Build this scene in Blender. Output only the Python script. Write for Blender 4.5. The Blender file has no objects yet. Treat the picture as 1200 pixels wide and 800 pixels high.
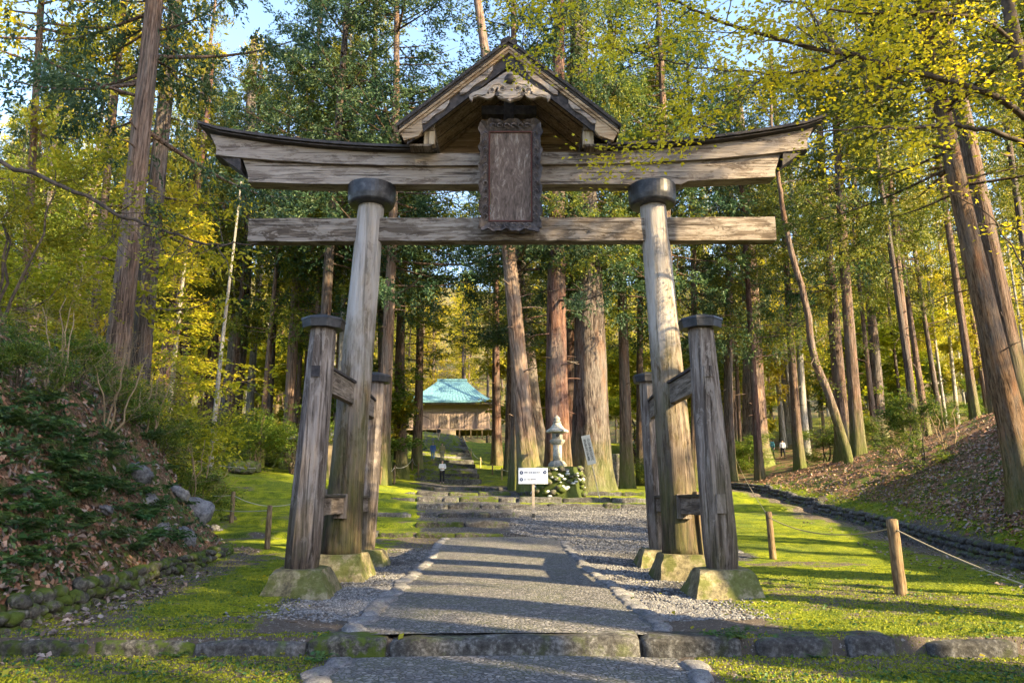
import bpy, bmesh, math, random
import numpy as np
from mathutils import Vector, noise as mnoise
R = math.radians
C = bpy.context.scene.collection
rng = np.random.default_rng(7)
random.seed(7)

# ---------------------------------------------------------------- camera, light, world
PITCH = math.atan(186/870.0)
EYE = 1.35
cam = bpy.data.cameras.new('camera'); cam.sensor_width = 36; cam.lens = 36*870/1200.0
cam.clip_end = 2000; cam.clip_start = 0.05
co = bpy.data.objects.new('camera', cam); C.objects.link(co)
co.location = (0, 0, EYE); co.rotation_euler = (math.pi/2+PITCH, 0, 0)
bpy.context.scene.camera = co

def ray(px, py):
    v = 400-py; c = math.cos(PITCH); s = math.sin(PITCH)
    return (px-600)/(870*c-v*s), (870*s+v*c)/(870*c-v*s)      # x per metre, z per metre
def P(px, py, d):
    a, b = ray(px, py); return Vector((a*d, d, EYE+b*d))

SUN_EL, SUN_AZ = R(27), math.atan2(0.83, -0.55)      # azimuth clockwise from +Y
tosun = Vector((math.sin(SUN_AZ)*math.cos(SUN_EL), math.cos(SUN_AZ)*math.cos(SUN_EL), math.sin(SUN_EL)))
sl = bpy.data.lights.new('sun', 'SUN'); sl.energy = 5.0; sl.angle = R(0.5); sl.color = (1.0, 0.78, 0.42)
so = bpy.data.objects.new('sun', sl); C.objects.link(so)
so.rotation_euler = (-tosun).to_track_quat('-Z', 'Y').to_euler()
w = bpy.data.worlds.new('World'); bpy.context.scene.world = w; w.use_nodes = True
wn = w.node_tree; wn.nodes.clear()
sky = wn.nodes.new('ShaderNodeTexSky'); sky.sky_type = 'NISHITA'; sky.sun_disc = False
sky.sun_elevation = SUN_EL; sky.sun_rotation = SUN_AZ; sky.altitude = 200; sky.air_density = 1.0; sky.dust_density = 1.5
bg = wn.nodes.new('ShaderNodeBackground'); bg.inputs[1].default_value = 0.145
wo = wn.nodes.new('ShaderNodeOutputWorld')
wn.links.new(sky.outputs[0], bg.inputs[0]); wn.links.new(bg.outputs[0], wo.inputs[0])
sc = bpy.context.scene
sc.view_settings.view_transform = 'Standard'; sc.view_settings.look = 'None'
sc.view_settings.exposure = 2.22; sc.view_settings.gamma = 1
sc.render.engine = 'CYCLES'
sc.cycles.max_bounces = 6; sc.cycles.diffuse_bounces = 4; sc.cycles.transmission_bounces = 4; sc.cycles.glossy_bounces = 2
sc.cycles.use_denoising = True; sc.cycles.denoiser = 'OPENIMAGEDENOISE'; sc.cycles.denoising_input_passes = 'RGB_ALBEDO_NORMAL'; sc.cycles.use_adaptive_sampling = True; sc.cycles.adaptive_threshold = 0.02
sc.cycles.caustics_reflective = False; sc.cycles.sample_clamp_indirect = 4

# ---------------------------------------------------------------- node helpers
class NT:
    def __init__(s, name):
        s.m = bpy.data.materials.new(name); s.m.use_nodes = True
        s.t = s.m.node_tree; s.t.nodes.clear()
        s.out = s.t.nodes.new('ShaderNodeOutputMaterial')
    def n(s, typ, ins=None, **kw):
        nd = s.t.nodes.new(typ)
        for k, v in kw.items(): setattr(nd, k, v)
        for k, v in (ins or {}).items():
            if isinstance(v, bpy.types.NodeSocket): s.t.links.new(v, nd.inputs[k])
            else: nd.inputs[k].default_value = v
        return nd
    def coord(s, kind='Object', scale=(1, 1, 1)):
        tc = s.n('ShaderNodeTexCoord')
        return s.n('ShaderNodeMapping', {0: tc.outputs[kind], 3: scale}).outputs[0]
    def noise(s, vec, scale, detail=6, rough=.6, dist=0.0):
        return s.n('ShaderNodeTexNoise', {'Vector': vec, 'Scale': scale, 'Detail': detail, 'Roughness': rough, 'Distortion': dist}).outputs[0]
    def ramp(s, fac, stops):
        r = s.n('ShaderNodeValToRGB', {0: fac}); e = r.color_ramp.elements
        while len(e) < len(stops): e.new(0.5)
        for i, (p, c) in enumerate(stops):
            e[i].position = p; e[i].color = (c if len(c) == 4 else (*c, 1)) if hasattr(c, '__len__') else (c, c, c, 1)
        return r.outputs[0]
    def mix(s, fac, a, b, mode='MIX'):
        nd = s.n('ShaderNodeMix', data_type='RGBA', blend_type=mode)
        for sock, v in ((nd.inputs[0], fac), (nd.inputs[6], a), (nd.inputs[7], b)):
            if isinstance(v, bpy.types.NodeSocket): s.t.links.new(v, sock)
            else: sock.default_value = v if not (hasattr(v, '__len__') and len(v) == 3) else (*v, 1)
        return nd.outputs[2]
    def math(s, op, a, b=0.0, clamp=False):
        nd = s.n('ShaderNodeMath', operation=op, use_clamp=clamp)
        for sock, v in ((nd.inputs[0], a), (nd.inputs[1], b)):
            if isinstance(v, bpy.types.NodeSocket): s.t.links.new(v, sock)
            else: sock.default_value = v
        return nd.outputs[0]
    def attr(s, name): return s.n('ShaderNodeAttribute', attribute_name=name).outputs[2]
    def bump(s, h, strength=.5, dist=.02):
        return s.n('ShaderNodeBump', {'Height': h, 'Strength': strength, 'Distance': dist}).outputs[0]
    def surf(s, col, rough=.8, normal=None, spec=.3, metal=0.0):
        b = s.n('ShaderNodeBsdfPrincipled')
        for k, v in (('Base Color', col), ('Roughness', rough), ('Specular IOR Level', spec), ('Metallic', metal), ('Normal', normal)):
            if v is None: continue
            if isinstance(v, bpy.types.NodeSocket): s.t.links.new(v, b.inputs[k])
            else: b.inputs[k].default_value = (*v, 1) if hasattr(v, '__len__') and len(v) == 3 else v
        s.t.links.new(b.outputs[0], s.out.inputs[0]); return s.m
    def sep(s, vec):
        return s.n('ShaderNodeSeparateXYZ', {0: vec}).outputs

def leaf_mat(name, stops, trans=.4, hue_by_object=.06, rough=.55):
    t = NT(name)
    r = t.attr('rnd')
    ob = t.n('ShaderNodeObjectInfo').outputs['Random']
    big = t.noise(t.coord('Object'), .45, 2, .5)
    f = t.math('ADD', t.math('MULTIPLY', r, .62), t.math('MULTIPLY', t.math('ADD', ob, t.math('MULTIPLY', big, 1.0)), .22), True)
    col = t.ramp(f, stops)
    hs = t.n('ShaderNodeHueSaturation', {'Hue': t.math('ADD', t.math('MULTIPLY', t.math('SUBTRACT', ob, .5), hue_by_object), .5), 'Color': col})
    col = hs.outputs[0]
    b = t.n('ShaderNodeBsdfPrincipled', {'Base Color': col, 'Roughness': rough, 'Specular IOR Level': .35})
    tl = t.n('ShaderNodeBsdfTranslucent', {'Color': col})
    mx = t.n('ShaderNodeMixShader', {0: trans, 1: b.outputs[0], 2: tl.outputs[0]})
    t.t.links.new(mx.outputs[0], t.out.inputs[0])
    return t.m

# ---------------------------------------------------------------- mesh helpers
class MB:
    """collects vertices / faces as numpy arrays, with a material index and a random value per vertex"""
    def __init__(s): s.V = []; s.F = []; s.n = 0; s.rnd = []
    def add(s, V, F, mi=0, rnd=None):
        V = np.asarray(V, dtype=np.float32).reshape(-1, 3); F = np.asarray(F, dtype=np.int32)
        s.V.append(V); s.F.append((F+s.n, mi)); s.n += len(V)
        s.rnd.append(np.full(len(V), random.random(), np.float32) if rnd is None else np.asarray(rnd, np.float32))
    def mesh(s, name, mats, smooth=True):
        me = bpy.data.meshes.new(name)
        V = np.concatenate(s.V); me.vertices.add(len(V)); me.vertices.foreach_set('co', V.ravel())
        starts = []; idx = []; mi = []; cur = 0
        for F, m in s.F:
            k = F.shape[1]; idx.append(F.ravel()); starts.append(cur+np.arange(len(F))*k); cur += F.size
            mi.append(np.full(len(F), m, np.int32))
        idx = np.concatenate(idx); starts = np.concatenate(starts).astype(np.int32); mi = np.concatenate(mi)
        me.loops.add(len(idx)); me.loops.foreach_set('vertex_index', idx)
        me.polygons.add(len(starts)); me.polygons.foreach_set('loop_start', starts)
        me.polygons.foreach_set('material_index', mi)
        me.polygons.foreach_set('use_smooth', np.full(len(starts), smooth, bool))
        for m in (mats if isinstance(mats, (list, tuple)) else [mats]): me.materials.append(m)
        a = me.attributes.new('rnd', 'FLOAT', 'POINT'); a.data.foreach_set('value', np.concatenate(s.rnd))
        me.update(calc_edges=True); me.validate()
        return me
def link(name, data, parent=None, loc=None):
    o = bpy.data.objects.new(name, data); C.objects.link(o)
    if parent is not None: o.parent = parent
    if loc is not None: o.location = loc
    return o
def tag(o, label=None, cat=None, group=None, kind=None):
    if label: o['label'] = label
    if cat: o['category'] = cat
    if group: o['group'] = group
    if kind: o['kind'] = kind
    return o
def empty(name, loc=(0, 0, 0), rz=0):
    o = bpy.data.objects.new(name, None); C.objects.link(o); o.location = loc; o.rotation_euler = (0, 0, rz); o.empty_display_size = .2
    return o
def copy_tree(o, parent=None):
    c = o.copy(); C.objects.link(c); c.parent = parent
    for ch in list(o.children): copy_tree(ch, c)
    return c

def vnoise(x, y, seed=0):
    xi = np.floor(x).astype(np.int64); yi = np.floor(y).astype(np.int64); fx = x-xi; fy = y-yi
    fx = fx*fx*(3-2*fx); fy = fy*fy*(3-2*fy)
    def h(a, b):
        n = (a*374761393+b*668265263+seed*974634777) & 0xffffffff
        n = ((n ^ (n >> 13))*1274126177) & 0xffffffff
        return ((n ^ (n >> 16)) & 0xffff)/65535.0
    return (h(xi, yi)*(1-fx)+h(xi+1, yi)*fx)*(1-fy)+(h(xi, yi+1)*(1-fx)+h(xi+1, yi+1)*fx)*fy
def fbm(x, y, sc_, seed=0, oct=4):
    v = 0; a = .5; x = np.asarray(x, float)*sc_; y = np.asarray(y, float)*sc_
    for i in range(oct): v = v+a*vnoise(x, y, seed+i); a *= .5; x = x*2.03+7.1; y = y*2.03+3.7
    return v

def tube(pts, rad, n=8, rings=None):
    pts = np.asarray(pts, float); rad = np.broadcast_to(np.asarray(rad, float), (len(pts),))
    T = np.gradient(pts, axis=0); T /= np.linalg.norm(T, axis=1)[:, None]+1e-9
    ref = np.array([0, 0, 1.0]) if abs(T[:, 2]).mean() < .8 else np.array([0, 1.0, 0])
    U = np.cross(T, ref); U /= np.linalg.norm(U, axis=1)[:, None]+1e-9; W = np.cross(U, T)
    a = np.linspace(0, 2*np.pi, n, endpoint=False)
    V = pts[:, None]+(U[:, None]*np.cos(a)[None, :, None]+W[:, None]*np.sin(a)[None, :, None])*rad[:, None, None]
    k = len(pts); i = np.arange(k-1)[:, None]; j = np.arange(n)[None]
    F = np.stack([i*n+j, i*n+(j+1) % n, (i+1)*n+(j+1) % n, (i+1)*n+j], -1).reshape(-1, 4)
    return V.reshape(-1, 3), F
def add_tube(mb, pts, rad, n=8, mi=0, caps=True, rnd=None):
    V, F = tube(pts, rad, n); mb.add(V, F, mi, rnd if rnd is None else np.full(len(V), rnd))
    if caps and n == 4: mb.add(V[:4], [[3, 2, 1, 0]], mi); mb.add(V[-4:], [[0, 1, 2, 3]], mi)
    elif caps:
        for ring, c in ((V[:n][::-1], V[:n].mean(0)), (V[-n:], V[-n:].mean(0))):
            mb.add(np.vstack([ring, c]), [[i, (i+1) % n, n] for i in range(n)], mi)

def leaves(mb, C_, D, L, Wd, mi=0, rnd=None, droop=0.0):
    """rhombic leaf faces: centre C_, direction D, length L, width Wd"""
    n = len(C_); D = D/(np.linalg.norm(D, axis=1)[:, None]+1e-9)
    r = rng.normal(size=(n, 3)); S = np.cross(D, r); S /= np.linalg.norm(S, axis=1)[:, None]+1e-9
    L = np.broadcast_to(L, (n,))[:, None]; Wd = np.broadcast_to(Wd, (n,))[:, None]
    V = np.stack([C_-D*L*.5, C_+S*Wd*.5, C_+D*L*.5, C_-S*Wd*.5], 1)
    if droop: V[:, 2, 2] -= (droop*L)[:, 0]
    F = np.arange(n*4).reshape(n, 4)
    rr = rng.random(n) if rnd is None else rnd
    mb.add(V.reshape(-1, 3), F, mi, np.repeat(rr, 4))
def flat_leaves(mb, C_, N, L, Wd, mi=0, rnd=None, curl=.25):
    """leaf faces lying across a normal N: two triangles folded along the midrib"""
    n = len(C_); N = N/(np.linalg.norm(N, axis=1)[:, None]+1e-9)
    r = rng.normal(size=(n, 3)); D = np.cross(N, r); D /= np.linalg.norm(D, axis=1)[:, None]+1e-9; S = np.cross(N, D)
    L = np.broadcast_to(L, (n,))[:, None]; Wd = np.broadcast_to(Wd, (n,))[:, None]
    cu = (rng.random((n, 1))-.2)*curl*2
    V = np.stack([C_-D*L*.5, C_+S*Wd*.5+N*Wd*cu, C_+D*L*.5, C_-S*Wd*.5+N*Wd*cu], 1)
    F = np.concatenate([np.arange(n)[:, None]*4+np.array([0, 1, 2]), np.arange(n)[:, None]*4+np.array([0, 2, 3])])
    rr = rng.random(n) if rnd is None else rnd
    mb.add(V.reshape(-1, 3), F, mi, np.repeat(rr, 4))

def bm_obj(name, bm, mat, parent=None, smooth=False, bevel=0.0):
    if bevel: bmesh.ops.bevel(bm, geom=bm.edges[:], offset=bevel, segments=2, affect='EDGES', profile=.6)
    bmesh.ops.recalc_face_normals(bm, faces=bm.faces[:])
    me = bpy.data.meshes.new(name); bm.to_mesh(me); bm.free()
    for m in (mat if isinstance(mat, (list, tuple)) else [mat]): me.materials.append(m)
    if smooth: me.polygons.foreach_set('use_smooth', [True]*len(me.polygons))
    return link(name, me, parent)
def bm_box(bm, x0, x1, y0, y1, z0, z1):
    r = bmesh.ops.create_cube(bm, size=1)
    for v in r['verts']:
        v.co = Vector(((x0+x1)/2+v.co.x*(x1-x0), (y0+y1)/2+v.co.y*(y1-y0), (z0+z1)/2+v.co.z*(z1-z0)))
    return r['verts']
def bm_prism(bm, prof, y0, y1):
    """profile of (x,z) extruded along y"""
    a = [bm.verts.new((x, y0, z)) for x, z in prof]; b = [bm.verts.new((x, y1, z)) for x, z in prof]
    n = len(prof); bm.faces.new(a[::-1]); bm.faces.new(b)
    for i in range(n): bm.faces.new((a[i], a[(i+1) % n], b[(i+1) % n], b[i]))
def frustum(bm, p0, r0, p1, r1, n=8, rot=0.0, cuts=1, wob=0.0):
    rings = []
    for k in range(cuts+1):
        t = k/cuts; c = Vector(p0).lerp(Vector(p1), t); r = r0+(r1-r0)*t
        rings.append([bm.verts.new((c.x+math.cos(rot+2*math.pi*i/n)*r*(1+wob*(mnoise.noise(Vector((i*1.7, k*.6, 3))))), c.y+math.sin(rot+2*math.pi*i/n)*r, c.z)) for i in range(n)])
    for a, b in zip(rings, rings[1:]):
        for i in range(n): bm.faces.new((a[i], a[(i+1) % n], b[(i+1) % n], b[i]))
    bm.faces.new(rings[0][::-1]); bm.faces.new(rings[-1])
def rough_block(sx, sy, sz, seed=0, amp=.04, cuts=4, mat=None, name='block', taper=0.0, scale=2.5, round_=.06):
    bm = bmesh.new(); bmesh.ops.create_cube(bm, size=1)
    bmesh.ops.subdivide_edges(bm, edges=bm.edges[:], cuts=cuts, use_grid_fill=True)
    for v in bm.verts:
        c = v.co.copy(); k = 1-taper*(c.z+.5)
        p = Vector((c.x*sx*k, c.y*sy*k, (c.z+.5)*sz))
        m = sorted([abs(c.x), abs(c.y), abs(c.z)])
        if m[1] > .49: p = Vector((p.x*(1-round_/max(sx, .2)), p.y*(1-round_/max(sy, .2)), sz/2+(p.z-sz/2)*(1-round_/max(sz, .2))))
        q = p*scale+Vector((seed*13.7, seed*3.1, seed*5.3))
        p += Vector((mnoise.noise(q), mnoise.noise(q+Vector((9, 0, 0))), mnoise.noise(q+Vector((0, 9, 0)))))*amp
        p += Vector((0, 0, mnoise.noise(q*3)))*amp*.4
        v.co = p
    me = bpy.data.meshes.new(name); bm.to_mesh(me); bm.free(); me.materials.append(mat)
    me.polygons.foreach_set('use_smooth', [True]*len(me.polygons))
    return me
# ---------------------------------------------------------------- materials
def wood(name, axis, dark, mid, light, peel=0.35, blot=.5, foot=None, green=0.0, grain=26, rough=.85, pale=None):
    """weathered timber, grain along axis; foot=(z0,z1): damp dark staining below; peel: amount of pale flaking"""
    t = NT(name)
    s = [1.0, 1.0, 1.0]; s['xyz'.index(axis)] = .06
    v = t.coord('Object', tuple(s)); o = t.coord('Object')
    g = t.noise(v, grain, 9, .68, .25)
    g2 = t.noise(v, grain*.28, 5, .6, .5)
    s2 = [1.0, 1.0, 1.0]; s2['xyz'.index(axis)] = .3
    b = t.noise(t.coord('Object', tuple(s2)), 3.2, 8, .68, .3)
    col = t.ramp(t.math('ADD', t.math('MULTIPLY', g, .6), t.math('MULTIPLY', g2, .4)), [(.41, dark), (.5, mid), (.59, light)])
    col = t.mix(t.ramp(b, [(.44, 0), (.56, 1)]), t.mix(blot, col, dark), col)
    pl = t.ramp(t.noise(t.coord('Object', tuple(s2)), 5.5, 9, .75, .6), [(.62-peel*.3, 0), (.66-peel*.3, 1)])
    col = t.mix(t.math('MULTIPLY', pl, .55), col, t.mix(g, light, (.36, .31, .28)))
    crack = t.ramp(t.noise(t.coord('Object', tuple(q*(.5 if q < 1 else 1.6) for q in s)), grain*.8, 6, .62, .3), [(.37, 1), (.42, 0)])
    col = t.mix(t.math('MULTIPLY', crack, .8), col, (.025, .018, .014))
    z = t.sep(o)[2]
    if foot:
        m = t.math('ADD', z, t.math('MULTIPLY', t.math('SUBTRACT', b, .5), 3.0))
        fm = t.n('ShaderNodeMapRange', {0: m, 1: foot[0], 2: foot[1], 3: 1.0, 4: 0.0}).outputs[0]
        col = t.mix(t.math('MULTIPLY', fm, .85), col, t.mix(t.ramp(g, [(.4, 0), (.6, 1)]), (.014, .010, .008), (.10, .066, .040)))
        if green:
            gm = t.ramp(t.noise(t.coord('Object', tuple(s2)), 2.3, 6, .7), [(.42, 0), (.6, 1)])
            gz = t.n('ShaderNodeMapRange', {0: m, 1: foot[0], 2: foot[1]*1.6, 3: 1.0, 4: 0.0}).outputs[0]
            col = t.mix(t.math('MULTIPLY', t.math('MULTIPLY', gm, gz), green), col, (.13, .145, .03))
    if pale:
        pm_ = t.n('ShaderNodeMapRange', {0: t.math('ADD', z, t.math('MULTIPLY', t.math('SUBTRACT', b, .5), 6.0)), 1: pale[0], 2: pale[1], 3: 0.0, 4: 1.0}).outputs[0]
        col = t.mix(t.math('MULTIPLY', pm_, t.ramp(g2, [(.40, .35), (.52, .85)])), col, t.mix(g, (.26, .225, .215), (.50, .46, .455)))
    h = t.math('SUBTRACT', t.math('ADD', t.math('MULTIPLY', g, 1.0), t.math('MULTIPLY', pl, .15)), t.math('MULTIPLY', crack, .8))
    return t.surf(col, rough, t.bump(h, .75, .03), .2)

M = {}
M['post'] = wood('post_wood', 'z', (.075, .056, .048), (.185, .148, .130), (.31, .26, .24), .30, .5, (-.2, 1.5), .25)
M['pillar'] = wood('pillar_wood', 'z', (.09, .06, .04), (.20, .148, .105), (.35, .29, .25), .55, .6, (1.4, 5.0), .35, grain=20, pale=(3.6, 5.4))
M['beam'] = wood('beam_wood', 'x', (.085, .064, .055), (.20, .16, .140), (.33, .28, .255), .55, .5, grain=24)
M['beam_dark'] = wood('lower_beam_wood', 'x', (.06, .044, .035), (.165, .128, .104), (.31, .265, .24), .38, .7, grain=22)
M['beam_side'] = wood('side_beam_wood', 'y', (.08, .06, .048), (.19, .15, .12), (.31, .25, .21), .25, .5)
M['board'] = wood('roof_board_wood', 'x', (.16, .11, .075), (.36, .26, .18), (.50, .38, .28), .12, .4)
M['barge'] = wood('bargeboard_wood', 'x', (.20, .13, .08), (.36, .25, .165), (.46, .35, .25), .2, .3)
M['gegyo'] = wood('carved_wood', 'x', (.20, .155, .135), (.33, .27, .24), (.40, .34, .31), .3, .2, grain=14)
M['cut'] = wood('cut_wood', 'z', (.26, .19, .13), (.42, .33, .24), (.5, .4, .3), .1, .15)
def dark_bark():
    t = NT('bark_roofing'); v = t.coord('Object', (.3, 1, 1)); n = t.noise(v, 14, 8, .7)
    return t.surf(t.ramp(n, [(.35, (.022, .018, .018)), (.6, (.06, .05, .048)), (.75, (.12, .105, .09))]), .8, t.bump(n, .8, .03))
M['bark_roof'] = dark_bark()
t = NT('capping_metal'); n = t.noise(t.coord('Object'), 7, 6, .6)
M['metal'] = t.surf(t.ramp(n, [(.38, (.014, .014, .019)), (.6, (.042, .040, .048)), (.75, (.10, .095, .10))]), .45, t.bump(n, .25, .01), .5, .3)
t = NT('dark_lacquer'); n = t.noise(t.coord('Object', (1, 1, .4)), 9, 8, .7)
M['lacquer'] = t.surf(t.ramp(n, [(.38, (.035, .028, .032)), (.55, (.095, .078, .08)), (.72, (.20, .165, .16))]), .7, t.bump(n, .8, .02))
t = NT('black_paint'); n = t.noise(t.coord('Object', (1, .3, 1)), 12, 5, .6)
M['blackwood'] = t.surf(t.ramp(n, [(.4, (.02, .017, .02)), (.7, (.07, .058, .06))]), .75, t.bump(n, .4, .01))
t = NT('plaque_panel'); v = t.coord('Object', (1, 1, .3)); n = t.noise(v, 7, 9, .75, 1.6); n2 = t.noise(v, 30, 4, .6)
c = t.ramp(n, [(.38, (.04, .028, .026)), (.48, (.10, .068, .062)), (.55, (.16, .115, .105)), (.60, (.30, .26, .25)), (.7, (.42, .38, .37))])
M['panel'] = t.surf(t.mix(.35, c, t.ramp(n2, [(.3, (.04, .03, .03)), (.7, (.26, .2, .18))])), .8, t.bump(n, .8, .02))
t = NT('red_rim'); M['red'] = t.surf((.085, .028, .026), .7)

def stone(name, c0, c1, c2, moss=.4, scale=5.0, mosscol=(.10, .14, .02)):
    t = NT(name); o = t.coord('Object'); ob = t.n('ShaderNodeObjectInfo').outputs['Random']
    n = t.noise(o, scale, 10, .72); n2 = t.noise(o, scale*5, 6, .7)
    col = t.ramp(t.math('ADD', t.math('MULTIPLY', n, .55), t.math('MULTIPLY', n2, .45)), [(.40, c0), (.5, c1), (.61, c2)])
    nz = t.sep(t.n('ShaderNodeNewGeometry').outputs['Normal'])[2]
    m = t.noise(o, scale*.7, 7, .7)
    mm = t.math('MULTIPLY', t.ramp(t.math('ADD', m, t.math('MULTIPLY', nz, .05)), [(.62-moss*.3, 0), (.70-moss*.3, 1)]), min(1, moss*2))
    mc = t.mix(n2, tuple(x*.5 for x in mosscol), tuple(x*1.6 for x in mosscol))
    col = t.mix(mm, col, mc)
    col = t.n('ShaderNodeHueSaturation', {'Value': t.math('ADD', t.math('MULTIPLY', ob, .5), .75), 'Color': col}).outputs[0]
    return t.surf(col, .85, t.bump(t.math('ADD', t.math('MULTIPLY', n, .6), t.math('MULTIPLY', n2, .5)), .8, .03), .25)
M['stone'] = stone('grey_stone', (.07, .068, .075), (.16, .155, .165), (.27, .265, .27), .1)
M['stone_moss'] = stone('mossy_stone', (.018, .016, .014), (.065, .06, .052), (.18, .165, .14), .50, 5.0, (.055, .075, .010))
M['pedestal'] = stone('pedestal_stone', (.06, .052, .035), (.17, .145, .085), (.29, .255, .175), .42, 2.6, (.075, .085, .016))
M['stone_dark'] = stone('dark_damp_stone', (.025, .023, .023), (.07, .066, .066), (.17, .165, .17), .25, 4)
M['step'] = stone('step_stone', (.022, .021, .020), (.08, .077, .075), (.20, .195, .195), .22, 4.5, (.06, .07, .012))
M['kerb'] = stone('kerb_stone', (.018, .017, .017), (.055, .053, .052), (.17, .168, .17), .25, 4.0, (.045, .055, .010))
M['lantern'] = stone('lantern_stone', (.13, .125, .11), (.27, .255, .225), (.42, .40, .35), .15, 6)
M['pebble'] = stone('pebble_stone', (.11, .11, .12), (.24, .235, .25), (.42, .41, .42), .0, 9)
def pebble_var():
    t = NT('gravel_stone'); r = t.attr('rnd'); n = t.noise(t.coord('Object'), 60, 4, .6)
    c = t.ramp(r, [(0, (.045, .042, .045)), (.4, (.095, .09, .098)), (.75, (.15, .145, .155)), (1, (.28, .27, .26))])
    return t.surf(t.mix(.25, c, t.ramp(n, [(.3, .05), (.7, .4)])), .8, t.bump(n, .3, .004))
M['gravel'] = pebble_var()

def bark(name, d, m, l, moss=.3, mosscol=(.11, .14, .025), orange=.2, scale=1.0):
    t = NT(name); v = t.coord('Object', (1, 1, .09)); v2 = t.coord('Object', (1, 1, .2)); o = t.coord('Object')
    ob = t.n('ShaderNodeObjectInfo').outputs['Random']
    n = t.noise(v, 11*scale, 9, .7, .5); n2 = t.noise(v, 38*scale, 5, .6, .2); b = t.noise(v2, 1.6, 6, .65)
    f = t.math('ADD', t.math('MULTIPLY', n, .7), t.math('MULTIPLY', n2, .3))
    col = t.ramp(f, [(.42, d), (.5, m), (.59, l)])
    col = t.mix(t.math('MULTIPLY', t.ramp(b, [(.46, 0), (.58, 1)]), .45), col, t.mix(n2, (.06, .055, .05), (.26, .235, .225)))
    col = t.mix(t.math('MULTIPLY', t.ramp(t.noise(v2, 2.9, 5, .6), [(.52, 0), (.66, 1)]), orange), col, (.30, .13, .055))
    z = t.sep(o)[2]
    mz = t.n('ShaderNodeMapRange', {0: t.math('ADD', z, t.math('MULTIPLY', t.noise(o, 1.5, 6, .7), -5.0)), 1: -2.6, 2: .6, 3: 1.0, 4: 0.0}).outputs[0]
    col = t.mix(t.math('MULTIPLY', mz, moss), col, t.mix(n2, tuple(x*.5 for x in mosscol), tuple(x*1.5 for x in mosscol)))
    col = t.n('ShaderNodeHueSaturation', {'Value': t.math('ADD', t.math('MULTIPLY', ob, .45), .8), 'Color': col}).outputs[0]
    return t.surf(col, .9, t.bump(f, 1.0, .16), .15)
M['bark'] = bark('cedar_bark', (.035, .024, .02), (.13, .085, .065), (.25, .18, .15), .8)
M['bark_red'] = bark('red_cedar_bark', (.028, .014, .013), (.085, .045, .038), (.16, .098, .084), .4, orange=.25)
M['bark_grey'] = bark('grey_cedar_bark', (.022, .016, .015), (.078, .06, .055), (.165, .14, .13), .55)
M['bark_brown'] = bark('brown_bark', (.045, .026, .015), (.15, .088, .05), (.24, .155, .095), .5, orange=.4, scale=1.3)
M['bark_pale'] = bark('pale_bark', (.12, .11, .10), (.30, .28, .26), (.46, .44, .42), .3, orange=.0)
t = NT('twig_bark'); n = t.noise(t.coord('Object'), 8, 5, .6)
M['twig'] = t.surf(t.ramp(n, [(.35, (.025, .018, .014)), (.65, (.10, .07, .05))]), .85)
M['twig_pale'] = NT('pale_twig').surf((.24, .17, .10), .85)

M['cedar_leaf'] = leaf_mat('cedar_foliage', [(0, (.014, .032, .012)), (.28, (.045, .085, .018)), (.5, (.12, .155, .018)), (.78, (.28, .265, .025)), (1, (.40, .26, .04))], .42)
M['cedar_gold'] = leaf_mat('sunlit_cedar_foliage', [(0, (.05, .08, .010)), (.25, (.22, .23, .014)), (.6, (.48, .42, .022)), (1, (.66, .44, .04))], .55, .03)  # cedar foliage with golden sunlight put into the leaf colour
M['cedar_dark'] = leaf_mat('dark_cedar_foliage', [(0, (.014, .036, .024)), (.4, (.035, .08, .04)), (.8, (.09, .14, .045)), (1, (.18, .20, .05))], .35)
M['gold_leaf'] = leaf_mat('yellow_green_foliage', [(0, (.05, .085, .010)), (.25, (.17, .21, .016)), (.6, (.40, .39, .022)), (.9, (.56, .47, .03)), (1, (.5, .28, .04))], .5)
M['beech_leaf'] = leaf_mat('yellow_beech_leaves', [(0, (.36, .32, .012)), (.5, (.62, .52, .02)), (1, (.80, .64, .05))], .55, 0.0)
M['shrub_leaf'] = leaf_mat('shrub_foliage', [(0, (.02, .06, .015)), (.35, (.06, .13, .02)), (.7, (.20, .24, .025)), (.9, (.40, .33, .04)), (1, (.42, .17, .05))], .4)
M['rust_leaf'] = leaf_mat('rust_leaves', [(0, (.20, .10, .03)), (.5, (.42, .20, .05)), (1, (.5, .33, .08))], .4)
M['fern_leaf'] = leaf_mat('fern_fronds', [(0, (.018, .05, .018)), (.5, (.045, .10, .025)), (1, (.12, .17, .03))], .3)
M['ivy_leaf'] = leaf_mat('ground_cover_leaves', [(0, (.015, .05, .02)), (.5, (.04, .10, .035)), (.85, (.09, .15, .04)), (1, (.20, .22, .06))], .2, rough=.4)
M['litter'] = leaf_mat('fallen_leaf', [(0, (.06, .03, .017)), (.35, (.20, .10, .055)), (.65, (.33, .19, .12)), (.9, (.46, .33, .25)), (1, (.45, .26, .08))], .1, rough=.5)
M['litter_grey'] = leaf_mat('pale_fallen_leaf', [(0, (.06, .04, .03)), (.4, (.17, .125, .105)), (.8, (.36, .30, .27)), (1, (.45, .33, .16))], .1, .03, rough=.45)
M['moss_tuft'] = leaf_mat('moss_tuft', [(0, (.04, .07, .008)), (.5, (.18, .215, .010)), (1, (.38, .36, .02))], .25, rough=.8)

# ---------------------------------------------------------------- terrain
PROF_L = [(-40, -.16), (7.87, -.16)]
def zat(py, d): return EYE+ray(600, py)[1]*d
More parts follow.
